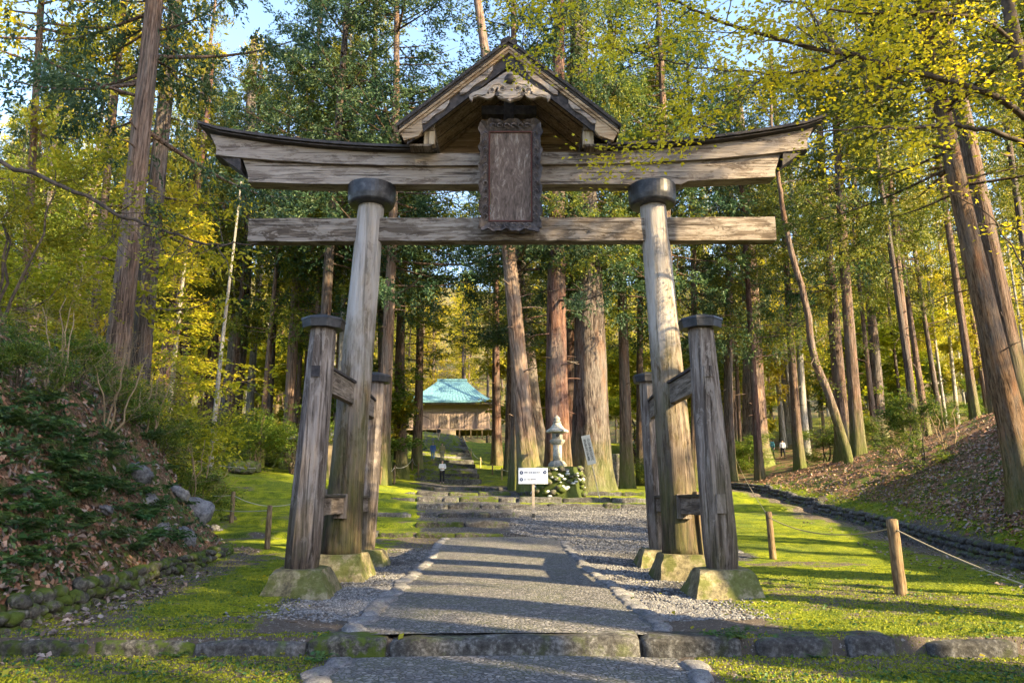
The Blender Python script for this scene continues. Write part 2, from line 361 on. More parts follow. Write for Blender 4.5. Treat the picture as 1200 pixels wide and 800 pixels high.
# risers of the approach steps: distance, pixel heights give the true level at that distance
RIS = [(22.0, .30, .44), (24.8, .50, .66), (27.8, .74, .90), (30.6, 1.00, 1.18), (33.4, 1.28, 1.46), (36.4, 1.56, 1.72), (41, 1.86, 2.02)]
YS = [-40, 7.90, 7.94, 16, 19]; ZS = [-.16, -.16, 0, .02, .12]
for d, a, b in RIS: YS += [d, d+.05]; ZS += [a, b]
YS += [50, 56]; ZS += [2.3, 2.45]
UP = []
for k in range(13):
    d = 57+k*3.25; z0 = 2.45+k*.53
    UP.append((d, z0, z0+.42)); YS += [d, d+.06]; ZS += [z0, z0+.42]
YS += [100, 135, 160, 220, 300, 420, 700]; ZS += [9.4, 10.3, 18, 42, 75, 120, 150]
YR = [-40, 7.90, 7.94, 16, 19, 22, 26, 30.5, 30.6, 33.4, 33.5, 36.4, 36.5, 42, 50, 56, 70, 84, 98, 112, 135, 160, 220, 300, 420, 700]
ZR = [-.16, -.16, 0, .02, .12, .32, .62, .95, 1.12, 1.25, 1.42, 1.56, 1.70, 1.95, 2.2, 2.45, 4.4, 6.6, 8.7, 9.6, 10.3, 18, 42, 75, 120, 150]
def sm(x, a, b):
    t = np.clip((x-a)/(b-a), 0, 1); return t*t*(3-2*t)
def edgeL(y): return np.interp(y, [-10, 3, 7.6, 11, 15, 19, 22, 60], [-4.6, -4.9, -5.3, -5.75, -6.3, -7.0, -9.5, -40])
def edgeR(y): return np.interp(y, [-10, 4, 11, 16, 25, 36, 60, 100], [8.2, 8.6, 9.4, 10.6, 11.9, 12.4, 14, 18])
def pcx(y): return np.interp(y, [0, 8, 20, 35, 57, 98, 112, 400], [.06, -.01, -.45, -2.2, -4.9, -9.0, -9.6, -30])
def Hbase(x, y):
    x = np.asarray(x, float); y = np.asarray(y, float)
    zl = np.interp(y, YS, ZS); zr = np.interp(y, YR, ZR)
    xc = pcx(y)
    z = zl+(zr-zl)*sm(x-xc-sm(y, 24, 33)*1.2, .4, 1.6)
    # smooth ground outside the terraces
    m = np.maximum(sm(-(x-xc), 6.5, 9), sm(x-xc, 6, 9)); z = z*(1-m)+zr*m
    m2 = sm(np.abs(x-xc), 2.7, 4.2)*sm(y, 54, 58); z = z*(1-m2)+zr*m2
    z = z+.11*np.clip(-x-4, 0, 40)*sm(y, 22, 34)
    z = z+.05*np.clip(np.abs(x)-30, 0, 200)
    return z
def H(x, y):
    x = np.asarray(x, float); y = np.asarray(y, float)
    z = Hbase(x, y)
    sL = edgeL(y)-x; fade = 1-sm(y, 17.0, 22.5)
    bl = np.interp(sL, [0, .12, .8, 1.8, 3.0, 5, 8, 14, 40], [0, .27, 1.15, 2.8, 4.0, 5.0, 5.6, 6.2, 7.3])
    z = z+np.where(sL > 0, bl*fade+fbm(x, y, .9, 3)*.5*fade*sm(sL, .2, 1.5)-.12*fade*sm(sL, .2, 1.5), 0)
    sR = x-edgeR(y); wd = np.interp(y, [10, 18, 30, 60], [1.0, 1.0, 1.2, 2.5])
    br = np.interp(sR/wd, [0, .1, .5, 1.2, 2.6, 5, 8, 12, 40], [0, .34, .58, 1.0, 1.95, 3.6, 5.6, 7.2, 9.5])*np.interp(y, [12, 22, 30, 45, 80], [1.0, 1.0, .80, .60, .45])
    z = z+np.where(sR > 0, br+(fbm(x, y, .7, 5)-.5)*.5*sm(sR, .4, 2), 0)
    # shallow ditch at the foot of the right bank
    z = z-.16*np.exp(-((sR+.28)/.2)**2)
    return z
def pathx(y): return np.interp(y, [0, 8, 20], [.06, -.01, -.25])
def ground_full(x, y):
    z = H(x, y)
    a = sm(y, 8.2, 8.8)
    z = z+(fbm(x, y, 1.1, 11)-.5)*.10*np.where((np.abs(x-pathx(y)) < 2.0) & (y < 21), .0, 1.0)*np.where((y > 7.2) & (y < 8.6), .3, 1)
    z = z+(fbm(x, y, 6.0, 21, 3)-.45)*.05*np.where((np.abs(x-pathx(y)) < 1.8) & (y < 21), .2, 1.0)
    inner = (np.abs(x-pathx(y)) < 1.62) & (y < 20.5)
    return np.where(inner, z-.03, z)

xs = np.concatenate([-np.geomspace(16, 260, 60)[::-1], np.arange(-15.9, 15.95, .1), np.geomspace(16, 260, 60)])
ys = np.concatenate([np.linspace(-40, 3.5, 20), np.arange(3.7, 7.8, .08), [7.84, 7.895, 7.945, 8.0], np.arange(8.06, 30, .09), np.arange(30, 60, .2), np.arange(60, 110, .4), np.geomspace(111, 700, 60)])
X, Y = np.meshgrid(xs, ys); Z = ground_full(X, Y)
nx, ny = len(xs), len(ys)
V = np.stack([X, Y, Z], -1).reshape(-1, 3)
i = np.arange(ny-1)[:, None]; j = np.arange(nx-1)[None]
F = np.stack([i*nx+j, i*nx+j+1, (i+1)*nx+j+1, (i+1)*nx+j], -1).reshape(-1, 4)
gm = MB(); gm.add(V, F, 0, np.zeros(len(V)))

def ground_mat():
    t = NT('moss_and_leaf_mould'); o = t.coord('Object')
    lit = t.attr('litter'); grav = t.attr('gravel'); dirt = t.attr('dirt')
    n = t.noise(o, 2.2, 9, .68); n2 = t.noise(o, 34, 5, .65); n3 = t.noise(o, .55, 4, .6); n4 = t.noise(o, 110, 3, .6)
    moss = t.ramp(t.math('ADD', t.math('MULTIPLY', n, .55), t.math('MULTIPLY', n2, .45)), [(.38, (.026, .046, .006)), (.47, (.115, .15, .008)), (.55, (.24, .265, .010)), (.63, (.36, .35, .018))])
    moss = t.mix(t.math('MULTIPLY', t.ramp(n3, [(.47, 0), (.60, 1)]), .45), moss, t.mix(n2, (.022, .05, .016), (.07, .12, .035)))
    soil = t.mix(n4, (.045, .035, .028), (.16, .13, .11))
    soil = t.mix(t.ramp(t.noise(o, 18, 4, .7), [(.58, 0), (.64, 1)]), soil, (.30, .27, .25))
    col = t.mix(t.ramp(t.math('ADD', t.math('MULTIPLY', dirt, .5), t.math('MULTIPLY', n, .8)), [(.56, 0), (.66, 1)]), moss, soil)
    litc = t.ramp(t.noise(o, 20, 6, .8), [(.38, (.03, .018, .012)), (.5, (.15, .085, .052)), (.62, (.28, .18, .13))])
    litc = t.mix(t.ramp(t.math('ADD', n, t.math('MULTIPLY', n3, .3)), [(.60, 0), (.72, 1)]), litc, t.mix(n2, (.02, .045, .01), (.09, .12, .02)))
    col = t.mix(t.ramp(t.math('ADD', lit, t.math('MULTIPLY', t.math('SUBTRACT', n, .5), .8)), [(.35, 0), (.6, 1)]), col, litc)
    vo = t.n('ShaderNodeTexVoronoi', {'Vector': o, 'Scale': 26.0})
    gc = t.ramp(t.sep(vo.outputs['Color'])[0], [(0, (.05, .05, .054)), (.5, (.10, .10, .108)), (1, (.21, .205, .21))])
    gc = t.mix(t.ramp(vo.outputs['Distance'], [(.35, 0), (.75, 1)]), gc, (.04, .038, .04))
    gf = t.ramp(t.math('ADD', grav, t.math('MULTIPLY', t.math('SUBTRACT', n, .5), 1.0)), [(.42, 0), (.55, 1)])
    col = t.mix(gf, col, gc)
    h = t.math('ADD', t.math('MULTIPLY', n2, .5), t.math('MULTIPLY', n4, .3))
    h = t.math('SUBTRACT', h, t.math('MULTIPLY', t.math('MULTIPLY', gf, vo.outputs['Distance']), .8))
    return t.surf(col, .9, t.bump(h, 1.0, .045), .15)
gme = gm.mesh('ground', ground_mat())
sL = edgeL(Y)-X; sR = X-edgeR(Y)
lit = np.maximum(np.where(sR > 0, sm(sR, .2, 1.3)*np.clip(1.25-.5*np.exp(-((Y-28)/7)**2)*np.exp(-(sR/2.5)**2)-np.clip((Y-40)/60, 0, .8), 0, 1), 0), np.where(sL > 0, .85*(1-sm(Y, 20, 24)), 0))
lit = np.maximum(lit, sm(Y, 110, 125)*.6)
dx = X-pathx(Y)
grav = np.maximum(sm(np.abs(dx), 1.7, 1.9)*(1-sm(np.abs(dx), 2.6, 3.6))*sm(Y, 9.2, 10.5)*(1-sm(Y, 18, 20)),
                  sm(dx, -.3+np.zeros_like(X), .5)*(1-sm(X, 5.2, 6.2))*sm(Y, 17.5, 20)*(1-sm(Y, 31.5, 33)))
grav = np.maximum(grav, sm(dx, 1.7, 2)*(1-sm(X, 5.0, 6.4))*sm(Y, 15.5, 18.5)*(1-sm(Y, 31.5, 33)))
wob = (fbm(X, Y, .8, 91)-.45)*1.6; stp = sm(X+wob, -.126*Y-.15, -.126*Y+.15)*(1-sm(X, .25, .6))*sm(Y, 21.6, 22)*(1-sm(Y, 52, 56)); stp = np.maximum(stp, sm(Y, 54, 57)*(1-sm(Y, 100, 104))*(1-sm(np.abs(X-pcx(Y)), 2.4, 3.0)))
grav = np.maximum(grav, stp*np.where(Y > 54, .47, .66))
dirt = np.clip(np.exp(-((np.abs(dx)-1.9)/1.1)**2)*.7*(Y < 22)+np.exp(-((sR+.5)/.7)**2)*.55+.25*fbm(X, Y, .35, 31)+.5*np.exp(-((sL+.5)/.5)**2)*(Y < 20)+.6*np.exp(-((Y-7.6)/.5)**2)*(np.abs(X) > 1.6), 0, 1)
dirt = np.clip(dirt+.3*sm(fbm(X, Y, .55, 131), .60, .70), 0, 1)
dirt = np.maximum(dirt, sm(dx, 3.0, 4.2)*(1-sm(dx, 5.8, 8))*np.exp(-((Y-11)/3.0)**2)*.5)
for nm, arr in (('litter', lit), ('gravel', grav), ('dirt', dirt)):
    a = gme.attributes.new(nm, 'FLOAT', 'POINT'); a.data.foreach_set('value', arr.astype(np.float32).ravel())
tag(link('ground', gme), kind='structure')

# cobbled path: one sheet above the ground, lower and upper level
def path_mat():
    t = NT('cobble_path'); o = t.coord('Object')
    v = t.n('ShaderNodeTexVoronoi', {'Vector': t.mix(.03, o, t.n('ShaderNodeTexNoise', {'Vector': o, 'Scale': 6.0}).outputs[1]), 'Scale': 20.0})
    e = t.n('ShaderNodeTexVoronoi', {'Vector': t.mix(.03, o, t.n('ShaderNodeTexNoise', {'Vector': o, 'Scale': 6.0}).outputs[1]), 'Scale': 20.0}, feature='DISTANCE_TO_EDGE')
    r = t.sep(v.outputs['Color'])[0]
    c = t.ramp(r, [(0, (.06, .058, .063)), (.45, (.13, .125, .135)), (.8, (.21, .20, .205)), (1, (.34, .32, .31))])
    n = t.noise(o, 1.3, 6, .65); n2 = t.noise(o, 60, 4, .6)
    c = t.mix(.3, c, t.ramp(n2, [(.3, .03), (.7, .30)]))
    edge = t.ramp(e.outputs['Distance'], [(.02, 0), (.13, 1)])
    mortar = t.mix(t.ramp(n, [(.45, 0), (.6, 1)]), (.055, .05, .045), (.06, .07, .02))
    c = t.mix(edge, mortar, c)
    c = t.mix(t.math('MULTIPLY', t.ramp(n, [(.5, 0), (.7, 1)]), .35), c, (.10, .095, .085))
    h = t.math('ADD', t.ramp(e.outputs['Distance'], [(0, 0), (.1, .6), (.35, 1)]), t.math('MULTIPLY', n2, .12))
    return t.surf(c, .75, t.bump(h, .7, .018), .3)
pm = path_mat()
for nm, y0, y1 in (('path', 8.0, 21.9), ('path', 2.0, 7.72)):
    yy = np.arange(y0, y1+.01, .1); uu = np.linspace(-1.62, 1.62, 34)
    U, YY = np.meshgrid(uu, yy); XX = pathx(YY)+U*(1+.02*np.sin(YY*1.3))
    ZZ = Hbase(pcx(YY)-.6, YY)+.012+.025*(1-(U/1.62)**2)
    V = np.stack([XX, YY, ZZ], -1).reshape(-1, 3); n_ = len(uu); k = len(yy)
    i = np.arange(k-1)[:, None]; j = np.arange(n_-1)[None]
    F = np.stack([i*n_+j, i*n_+j+1, (i+1)*n_+j+1, (i+1)*n_+j], -1).reshape(-1, 4)
    m_ = MB(); m_.add(V, F, 0, np.zeros(len(V))); tag(link(nm, m_.mesh(nm, pm)), kind='structure')
def Hs(x, y): return float(ground_full(np.array([x]), np.array([y]))[0])

# ---------------------------------------------------------------- kerb stones, edging, steps
blocks = [rough_block(1, 1, 1, seed=s, amp=.11, cuts=6, mat=M['step'], name='step_stone', scale=2.6, round_=.10) for s in range(6)]
BK_ = 0
def place_block(me, name, x0, x1, y0, depth, ztop, height, label, cat, group, mat=None, rz=0, jit=.01):
    global BK_
    BK_ += 1
    me = rough_block(x1-x0, depth, height, seed=BK_, amp={'kerb_stone': .022, 'stair_stone': .03}.get(name, .055), cuts=8, mat=M['step'], name=name, scale=2.6, round_=.035)
    o = link(name, me); o.location = ((x0+x1)/2, y0+depth/2, ztop-height); o.rotation_euler = (random.uniform(-jit, jit), random.uniform(-jit, jit), rz)
    if mat:
        o.material_slots[0].link = 'OBJECT'; o.material_slots[0].material = mat
    return tag(o, label, cat, group)
gk = 'kerb stones of the front step'
kerb = [(-1.22, 1.28, 0, 'longest kerb slab of the front step, across the middle of the path', 'step'),
        (-2.02, -1.25, 1, 'short mossy kerb block left of the long slab on the front step', 'moss'),
        (1.31, 2.28, 2, 'medium kerb slab right of the long slab on the front step', 'step'),
        (-3.15, -2.05, 3, 'dark cracked kerb block below the left moss lawn, second left of the long slab', 'dark'),
        (-4.2, -3.18, 4, 'low dark kerb block with moss top, third left of the long slab', 'moss'),
        (-5.15, -4.25, 5, 'rounded mossy boulder at the left end of the front step by the cobble wall', 'moss'),
        (2.45, 3.2, 3, 'rough kerb rock half covered by plants, first right of the slabs', 'dark'),
        (3.35, 3.85, 1, 'small grey kerb rock in the moss, second right of the slabs', 'dark'),
        (4.15, 5.0, 4, 'flat pale topped kerb rock in the moss, third right of the slabs', 'step'),
        (5.25, 6.1, 2, 'half buried kerb rock, fourth right of the slabs', 'moss'),
        (6.2, 7.5, 0, 'long low kerb rock at the right end of the front step', 'moss')]
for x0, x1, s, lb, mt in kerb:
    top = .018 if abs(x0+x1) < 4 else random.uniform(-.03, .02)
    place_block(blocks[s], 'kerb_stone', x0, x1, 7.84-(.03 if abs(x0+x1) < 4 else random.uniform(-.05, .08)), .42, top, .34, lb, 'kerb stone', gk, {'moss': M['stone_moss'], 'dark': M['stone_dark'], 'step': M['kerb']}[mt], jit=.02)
# flat edging stones both sides of the path
edg = [rough_block(1, 1, 1, seed=20+s, amp=.12, cuts=3, mat=M['stone'], name='edging_stone', scale=1.8, round_=.2) for s in range(5)]
for side in (-1, 1):
    y = 5.0
    while y < 21.5:
        L = random.uniform(.28, .52)
        if not (7.6 < y+L/2 < 8.2):
            x = float(pathx(y))+side*random.uniform(1.62, 1.70); s = random.choice(edg)
            o = link('edging_stone', s); o.scale = (random.uniform(.2, .30), L*.98, .14); z = float(Hbase(float(pcx(y))-.6, y)) if y > 8 else -.16
            o.location = (x, y+L/2, z-.085+random.uniform(-.012, .012)); o.rotation_euler = (0, random.uniform(-.05, .05), random.uniform(-.25, .25))
            tag(o, ('flat grey edging stone on the %s side of the path ' % ('left' if side < 0 else 'right'))+('in front of the step' if y < 7.7 else 'beyond the front step'), 'edging stone', 'edging stones along the cobbled path')
        y += L+.02
# steps beyond the gate
ordn = ['first', 'second', 'third', 'fourth', 'fifth', 'sixth', 'seventh']
for k, (d, a, b) in enumerate(RIS):
    xl = -.126*d; xr = [-.25, -.1, .3, -.7, .2, .3, .4][k]; x = xl; bi = 0
    ext = [(xl, xr, 'step_stone')]
    if k in (0, 2, 4, 5): ext.append((-4.6-.2*k, xl-.05, 'terrace_stone'))
    if k in (3, 4, 5): ext.append((xr+.1, 6.4, 'terrace_stone'))
    for (a0, a1, nm) in ext:
        x = a0
        while x < a1-.2:
            L = min(random.uniform(.7, 2.3), a1-x)
            where = 'left of' if a0 < xl-.5 else ('right of' if a0 >= xr else 'in')
            lb = ('stone block %s the %s step beyond the gate' % (where, ordn[k]))
            place_block(random.choice(blocks), nm, x, x+L-.015, d-.04+random.uniform(-.07, .05), .38, b+.02+random.uniform(-.035, .035), (b-a)+.16, lb, 'stone block', 'stone blocks of the steps beyond the gate', random.choice([M['stone_dark'], M['step'], M['stone_moss'], M['stone_dark']]), jit=.015)
            x += L
ordu = ['lowest', 'second', 'third', 'fourth', 'fifth', 'sixth', 'seventh', 'eighth', 'ninth', 'tenth', 'eleventh', 'twelfth', 'topmost']
for k, (d, a, b) in enumerate(UP):
    xc_ = float(pcx(d)); hw = 2.6
    place_block(blocks[k % 6], 'stair_stone', xc_-hw, xc_+hw, d-.05, .6, b+.03, .5, ordu[k]+' long stone of the far flight climbing to the shrine hall', 'stair stone', 'stones of the far flight of steps', [M['step'], M['stone_dark'], M['stone']][k % 3], jit=.01)
# ---------------------------------------------------------------- the gate
GY, GF, GR = 13.6, 11.4, 16.0
def opt(name, *a): return a
gate = tag(empty('torii_gate', (0, GY, 0)), 'large weathered wooden gate with upswept roof beam, small gable and braced pillars', 'torii gate')
def sub(bm, n):
    bmesh.ops.subdivide_edges(bm, edges=bm.edges[:], cuts=n, use_grid_fill=True)
def beam_mesh(x0, x1, y0, y1, ztop, zbot, nseg=60, rough=.006, seed=0, end0=0.0, end1=0.0):
    """beam along x; ztop/zbot functions of x; gate-local y; end0/end1 slant of the end faces"""
    bm = bmesh.new(); rings = []
    ys_ = [y0, (y0+y1)/2, y1]
    for k in range(nseg+1):
        t = k/nseg; x = x0+(x1-x0)*t; ring = []
        zt, zb = ztop(x), zbot(x)
        for (yy, zz, f) in ((y0, zb, 0), (y0, zb+(zt-zb)*.33, .33), (y0, zb+(zt-zb)*.66, .66), (y0, zt, 1), (ys_[1], zt, 1), (y1, zt, 1), (y1, (zt+zb)/2, .5), (y1, zb, 0), (ys_[1], zb, 0)):
            xx = x+(end0*(1-f) if k == 0 else (-end1*(1-f) if k == nseg else 0))
            q = Vector((xx*2.2+seed, yy*3, zz*3))
            ring.append(bm.verts.new((xx, yy+mnoise.noise(q)*rough*1.5, zz+mnoise.noise(q+Vector((5, 5, 5)))*rough)))
        rings.append(ring)
    n = len(rings[0])
    for a, b in zip(rings, rings[1:]):
        for i in range(n): bm.faces.new((a[i], a[(i+1) % n], b[(i+1) % n], b[i]))
    bm.faces.new(rings[0][::-1]); bm.faces.new(rings[-1])
    return bm
def px_at(sx, z):                # inward lean of the main pillars
    return sx*(3.03-(3.03-2.735)*(z-.45)/6.75)
for sx in (-1, 1):
    bm = bmesh.new(); n = 28; rings = []
    for k in range(44):
        t = k/43; z = .40+(6.95-.40)*t; r = .325+(.25-.325)*t+.03*math.exp(-t*9)
        cx = px_at(sx, z)
        ring = []
        for i in range(n):
            a = 2*math.pi*i/n
            q = Vector((math.cos(a)*1.4+sx*7, math.sin(a)*1.4, z*.5))
            rr = r*(1+.05*mnoise.noise(q)*(1.6-t))+.012*mnoise.noise(Vector((math.cos(a)*6+sx, math.sin(a)*6, z*.8)))
            ring.append(bm.verts.new((cx+math.cos(a)*rr, math.sin(a)*rr, z)))
        rings.append(ring)
    for a, b in zip(rings, rings[1:]):
        for i in range(n): bm.faces.new((a[i], a[(i+1) % n], b[(i+1) % n], b[i]))
    bm.faces.new(rings[0][::-1]); bm.faces.new(rings[-1])
    p = bm_obj('pillar', bm, M['pillar'], gate, True)
    if sx < 0: tag(p, 'left round main pillar, whitish and peeling near the top')
    else: tag(p, 'right round main pillar with a long dark split and ochre foot')
    # capital: thick dark disc, slightly conical
    bm = bmesh.new(); cx = px_at(sx, 7.1); rr = [(.30, 6.93), (.41, 6.94), (.44, 6.98), (.462, 7.09), (.462, 7.335)]
    rings = [[bm.verts.new((cx+math.cos(2*math.pi*i/40)*r, math.sin(2*math.pi*i/40)*r, z)) for i in range(40)] for r, z in rr]
    for a, b in zip(rings, rings[1:]):
        for i in range(40): bm.faces.new((a[i], a[(i+1) % 40], b[(i+1) % 40], b[i]))
    bm.faces.new(rings[0][::-1]); bm.faces.new(rings[-1])
    bmesh.ops.bevel(bm, geom=[e for e in bm.edges if abs(e.verts[0].co.z-e.verts[1].co.z) < .001 and e.verts[0].co.z > 6.87], offset=.012, segments=1, affect='EDGES')
    bm_obj('capital', bm, M['metal'], p, False)
    # patched timber sleeve at the pillar foot (thick slab shaped to the trunk)
    bm = bmesh.new()
    for (a0, a1, z0, z1, th) in ((2.2, 3.5, .43, 1.55, .06),) if sx < 0 else ((-.9, .75, .43, 1.5, .07),):
        m = 9; inn = []; out = []
        for zi in range(6):
            z = z0+(z1-z0)*zi/5; r = .350-.015*zi/5; c = px_at(sx, z); ri = []; ro = []
            for kk in range(m):
                a = a0+(a1-a0)*kk/(m-1); e = .010*mnoise.noise(Vector((a*4, z*2, sx)))
                ri.append(bm.verts.new((c+math.cos(a)*(r-.03), math.sin(a)*(r-.03), z)))
                ro.append(bm.verts.new((c+math.cos(a)*(r+th+e), math.sin(a)*(r+th+e), z)))
            inn.append(ri); out.append(ro)
        for zi in range(5):
            for kk in range(m-1): bm.faces.new((out[zi][kk], out[zi][kk+1], out[zi+1][kk+1], out[zi+1][kk]))
            bm.faces.new((inn[zi][0], out[zi][0], out[zi+1][0], inn[zi+1][0])); bm.faces.new((out[zi][-1], inn[zi][-1], inn[zi+1][-1], out[zi+1][-1]))
        for rr_, o_ in ((inn[0], out[0]), (inn[-1], out[-1])):
            for kk in range(m-1): bm.faces.new((rr_[kk], rr_[kk+1], o_[kk+1], o_[kk]))
    bm_obj('foot_sleeve', bm, M['pillar'] if sx > 0 else M['post'], p, False)

# lower tie beam
nz = lambda x: .012*x/5
bm = beam_mesh(-5.06, 5.06, -.13, .13, lambda x: 6.665+nz(x), lambda x: 6.20+nz(x), 70, .010, 3)
bm_obj('tie_beam', bm, M['beam_dark'], gate)
# shimaki (lower part of the top beam), upswept at its ends
def sweep(x, k): return k*max(0, (abs(x)-1.2)/4.6)**2.1+.011*x
bm = beam_mesh(-5.25, 5.25, -.17, .17, lambda x: 7.70+sweep(x, .27), lambda x: 7.337+(sweep(x, .15) if abs(x) > 3.3 else .011*x*(abs(x)/3.3)*0), 80, .008, 9, .17, .17)
bm_obj('lower_lintel', bm, M['beam'], gate)
bm = beam_mesh(-5.9, 5.9, -.26, .24, lambda x: 7.95+sweep(x, .44), lambda x: 7.703+sweep(x, .27), 80, .007, 14, .22, .22)
bm_obj('upper_lintel', bm, M['beam'], gate)
# dark end caps seen from below at both ends of the upper lintel
for sx in (-1, 1):
    bm = bmesh.new()
    xa, xb = sx*5.28, sx*5.80
    za, zb = 7.70+sweep(xa, .27), 7.70+sweep(xb, .27)
    v = [bm.verts.new(c) for c in ((xa, -.23, za+.0), (xb, -.23, zb), (xb, .21, zb), (xa, .21, za), (xa-sx*.02, -.2, za-.26), (xb-sx*.16, -.2, zb-.05), (xb-sx*.16, .18, zb-.05), (xa-sx*.02, .18, za-.26))]
    for f in ((0, 1, 2, 3), (4, 7, 6, 5), (0, 4, 5, 1), (1, 5, 6, 2), (2, 6, 7, 3), (3, 7, 4, 0)): bm.faces.new([v[i] for i in f])
    bm_obj('end_bracket', bm, M['blackwood'], gate)
# bark roofing strip on the top beam in three laminations, both wings
for sx in (-1, 1):
    st = None
    for li, (yo, th, z0, xo) in enumerate(((.40, .035, 7.955, 6.02), (.44, .04, 7.995, 6.09), (.37, .06, 8.04, 6.14))):
        bm = bmesh.new(); rings = []
        for k in range(61):
            x = sx*(1.45+(xo-1.45)*k/60); z = z0+sweep(x, .45)+(.0 if k < 56 else .010*(k-55))
            jag = .012*mnoise.noise(Vector((x*9, li*7, sx)))
            rings.append([bm.verts.new(c) for c in ((x, -yo+jag, z), (x, yo, z), (x, yo*.55, z+th+.05*(li == 2)), (x, -yo*.55, z+th+.05*(li == 2)), (x, -yo+jag+.01, z+th*.8))])
        for a, b in zip(rings, rings[1:]):
            for i in range(5): bm.faces.new((a[i], a[(i+1) % 5], b[(i+1) % 5], b[i]))
        bm.faces.new(rings[0][::-1]); bm.faces.new(rings[-1])
        o = bm_obj('roof_strip' if li == 0 else 'bark_layer', bm, M['bark_roof'], gate if li == 0 else st)
        if li == 0: st = o

# ---- gable roof
PKX, PKZ = -.06, 9.93
HW = 2.02; SL = math.tan(R(40.6)); YF, YB = -.95, .98
def slope_z(x): return PKZ-abs(x-PKX)*SL
gr = link('gable_roof', None) if False else None
for sx in (-1, 1):
    root = None
    # boarding: individual boards run from ridge to eave, seen from below
    bm = bmesh.new(); nb = 8; y_a, y_b = YF+.12, YB-.06
    for b in range(nb):
        ya, yb = y_a+(y_b-y_a)*b/nb, y_a+(y_b-y_a)*(b+1)/nb-.014; x0, x1 = PKX+sx*.02, PKX+sx*HW*.98; dz = -.16-.034*(b % 2)-random.uniform(0, .008)
        bm_prism(bm, [(x0, slope_z(x0)+dz), (x1, slope_z(x1)+dz), (x1, slope_z(x1)+dz+.02), (x0, slope_z(x0)+dz+.02)], ya, yb)
    root = bm_obj('gable_boarding', bm, M['board'], gate)
    # roof skin: two lapped layers
    bm = bmesh.new(); z_ = -.115
    for li, (o0, th) in enumerate(((0.0, .055), (.05, .06))):
        a = PKX; e = PKX+sx*(HW+o0)
        zz = z_+li*.058
        prof = [(a, PKZ+zz), (e, slope_z(e)+zz), (e+sx*.02, slope_z(e)+zz+th), (a, PKZ+zz+th+.01)]
        bm_prism(bm, prof, YF-.02-li*.04, YB+.02)
    sub(bm, 2)
    for v in bm.verts: v.co.z += .008*mnoise.noise(v.co*4)
    o = bm_obj('gable_roofing', bm, M['bark_roof'], gate)
    # light rim under the roof edge, then bargeboard
    bm = bmesh.new()
    def strip(dz0, dz1, xa, xb, y0, y1):
        x0, x1 = PKX+sx*xa, PKX+sx*xb
        bm_prism(bm, [(x0, slope_z(x0)+dz0), (x1, slope_z(x1)+dz0), (x1, slope_z(x1)+dz1), (x0, slope_z(x0)+dz1)], y0, y1)
    strip(-.18, -.122, 0.0, HW+.02, YF-.01, YF+.1)
    strip(-.245, -.184, 0.0, HW-.01, YF+.02, YF+.09)
    bm_obj('bargeboard_rim', bm, M['barge'], gate)
    bm = bmesh.new(); strip(-.50, -.249, .0, HW-.13, YF+.07, YF+.12)
    bm_obj('bargeboard', bm, M['blackwood'], gate)
    # two pale shaped boards on the dark bargeboard
    for (xa, xb, w0) in ((.30, .92, .14), (1.12, 1.62, .12)):
        bm = bmesh.new(); pr = []
        for k in range(9):
            t = k/8; x = PKX+sx*(xa+(xb-xa)*t); pr.append((x, slope_z(x)-.262))
        low = []
        for k in range(9):
            t = k/8; x = PKX+sx*(xa+(xb-xa)*t); low.append((x, slope_z(x)-.262-w0*(math.sin(math.pi*(t*.8+.12))**.6)-(.03*math.sin(t*9))))
        bm_prism(bm, pr+low[::-1], YF+.035, YF+.068)
        bm_obj('bargeboard_panel', bm, M['gegyo'], gate)
    # eave end block, purlin and strut
    bm = bmesh.new(); x0, x1 = PKX+sx*(HW-.42), PKX+sx*(HW-.03)
    bm_prism(bm, [(x0, slope_z(x0)-.49), (x0+sx*.03, slope_z(x0)-.252), (x1, slope_z(x1)-.252), (x1-sx*.05, slope_z(x1)-.36), (x0+sx*.08, slope_z(x0)-.60)], YF+.02, YF+.11)
    bm_obj('eave_end', bm, M['barge'], gate)
    bm = bmesh.new(); xp = PKX+sx*1.50
    bm_box(bm, xp-.09, xp+.09, YF+.2, YB-.2, 8.17, 8.32)
    bm_obj('purlin', bm, M['beam_side'], gate, bevel=.006)
    for yy in (-.62, .55):
        bm = bmesh.new(); bm_box(bm, xp-.10, xp+.10, yy-.09, yy+.09, 7.90, 8.17)
        bm_obj('strut', bm, M['cut'], gate, bevel=.008)
    bm = bmesh.new(); x0 = PKX+sx*1.45; bm_box(bm, min(x0, x0+sx*.42), max(x0, x0+sx*.42), -.72, -.45, 7.86, 7.90)
    bm_obj('strut_seat', bm, M['beam_side'], gate)
bm = bmesh.new(); bm_box(bm, PKX-.09, PKX+.09, YF+.14, YB-.1, 9.38, 9.60); bm_obj('ridge_beam', bm, M['blackwood'], gate, bevel=.01)
bm = bmesh.new(); bm_box(bm, PKX-.11, PKX+.11, -.12, .12, 7.93, 9.38); bm_box(bm, PKX-.55, PKX+.55, -.10, .10, 8.85, 9.05); bm_obj('king_post', bm, M['blackwood'], gate, bevel=.01)
bm = bmesh.new()      # ridge cap
bm_prism(bm, [(PKX-.16, PKZ-.09), (PKX-.15, PKZ-.02), (PKX, PKZ+.05), (PKX+.15, PKZ-.02), (PKX+.16, PKZ-.09), (PKX, PKZ+.0)], YF-.05, YB+.04)
bm_obj('ridge_cap', bm, M['bark_roof'], gate)
# closing wall of the gable behind
bm = bmesh.new(); bm_prism(bm, [(PKX-1.75, 7.97), (PKX+1.75, 7.97), (PKX+1.75, slope_z(PKX+1.75)-.17), (PKX, PKZ-.2), (PKX-1.75, slope_z(PKX-1.75)-.17)], .84, .88); bm_obj('gable_wall', bm, M['board'], gate)

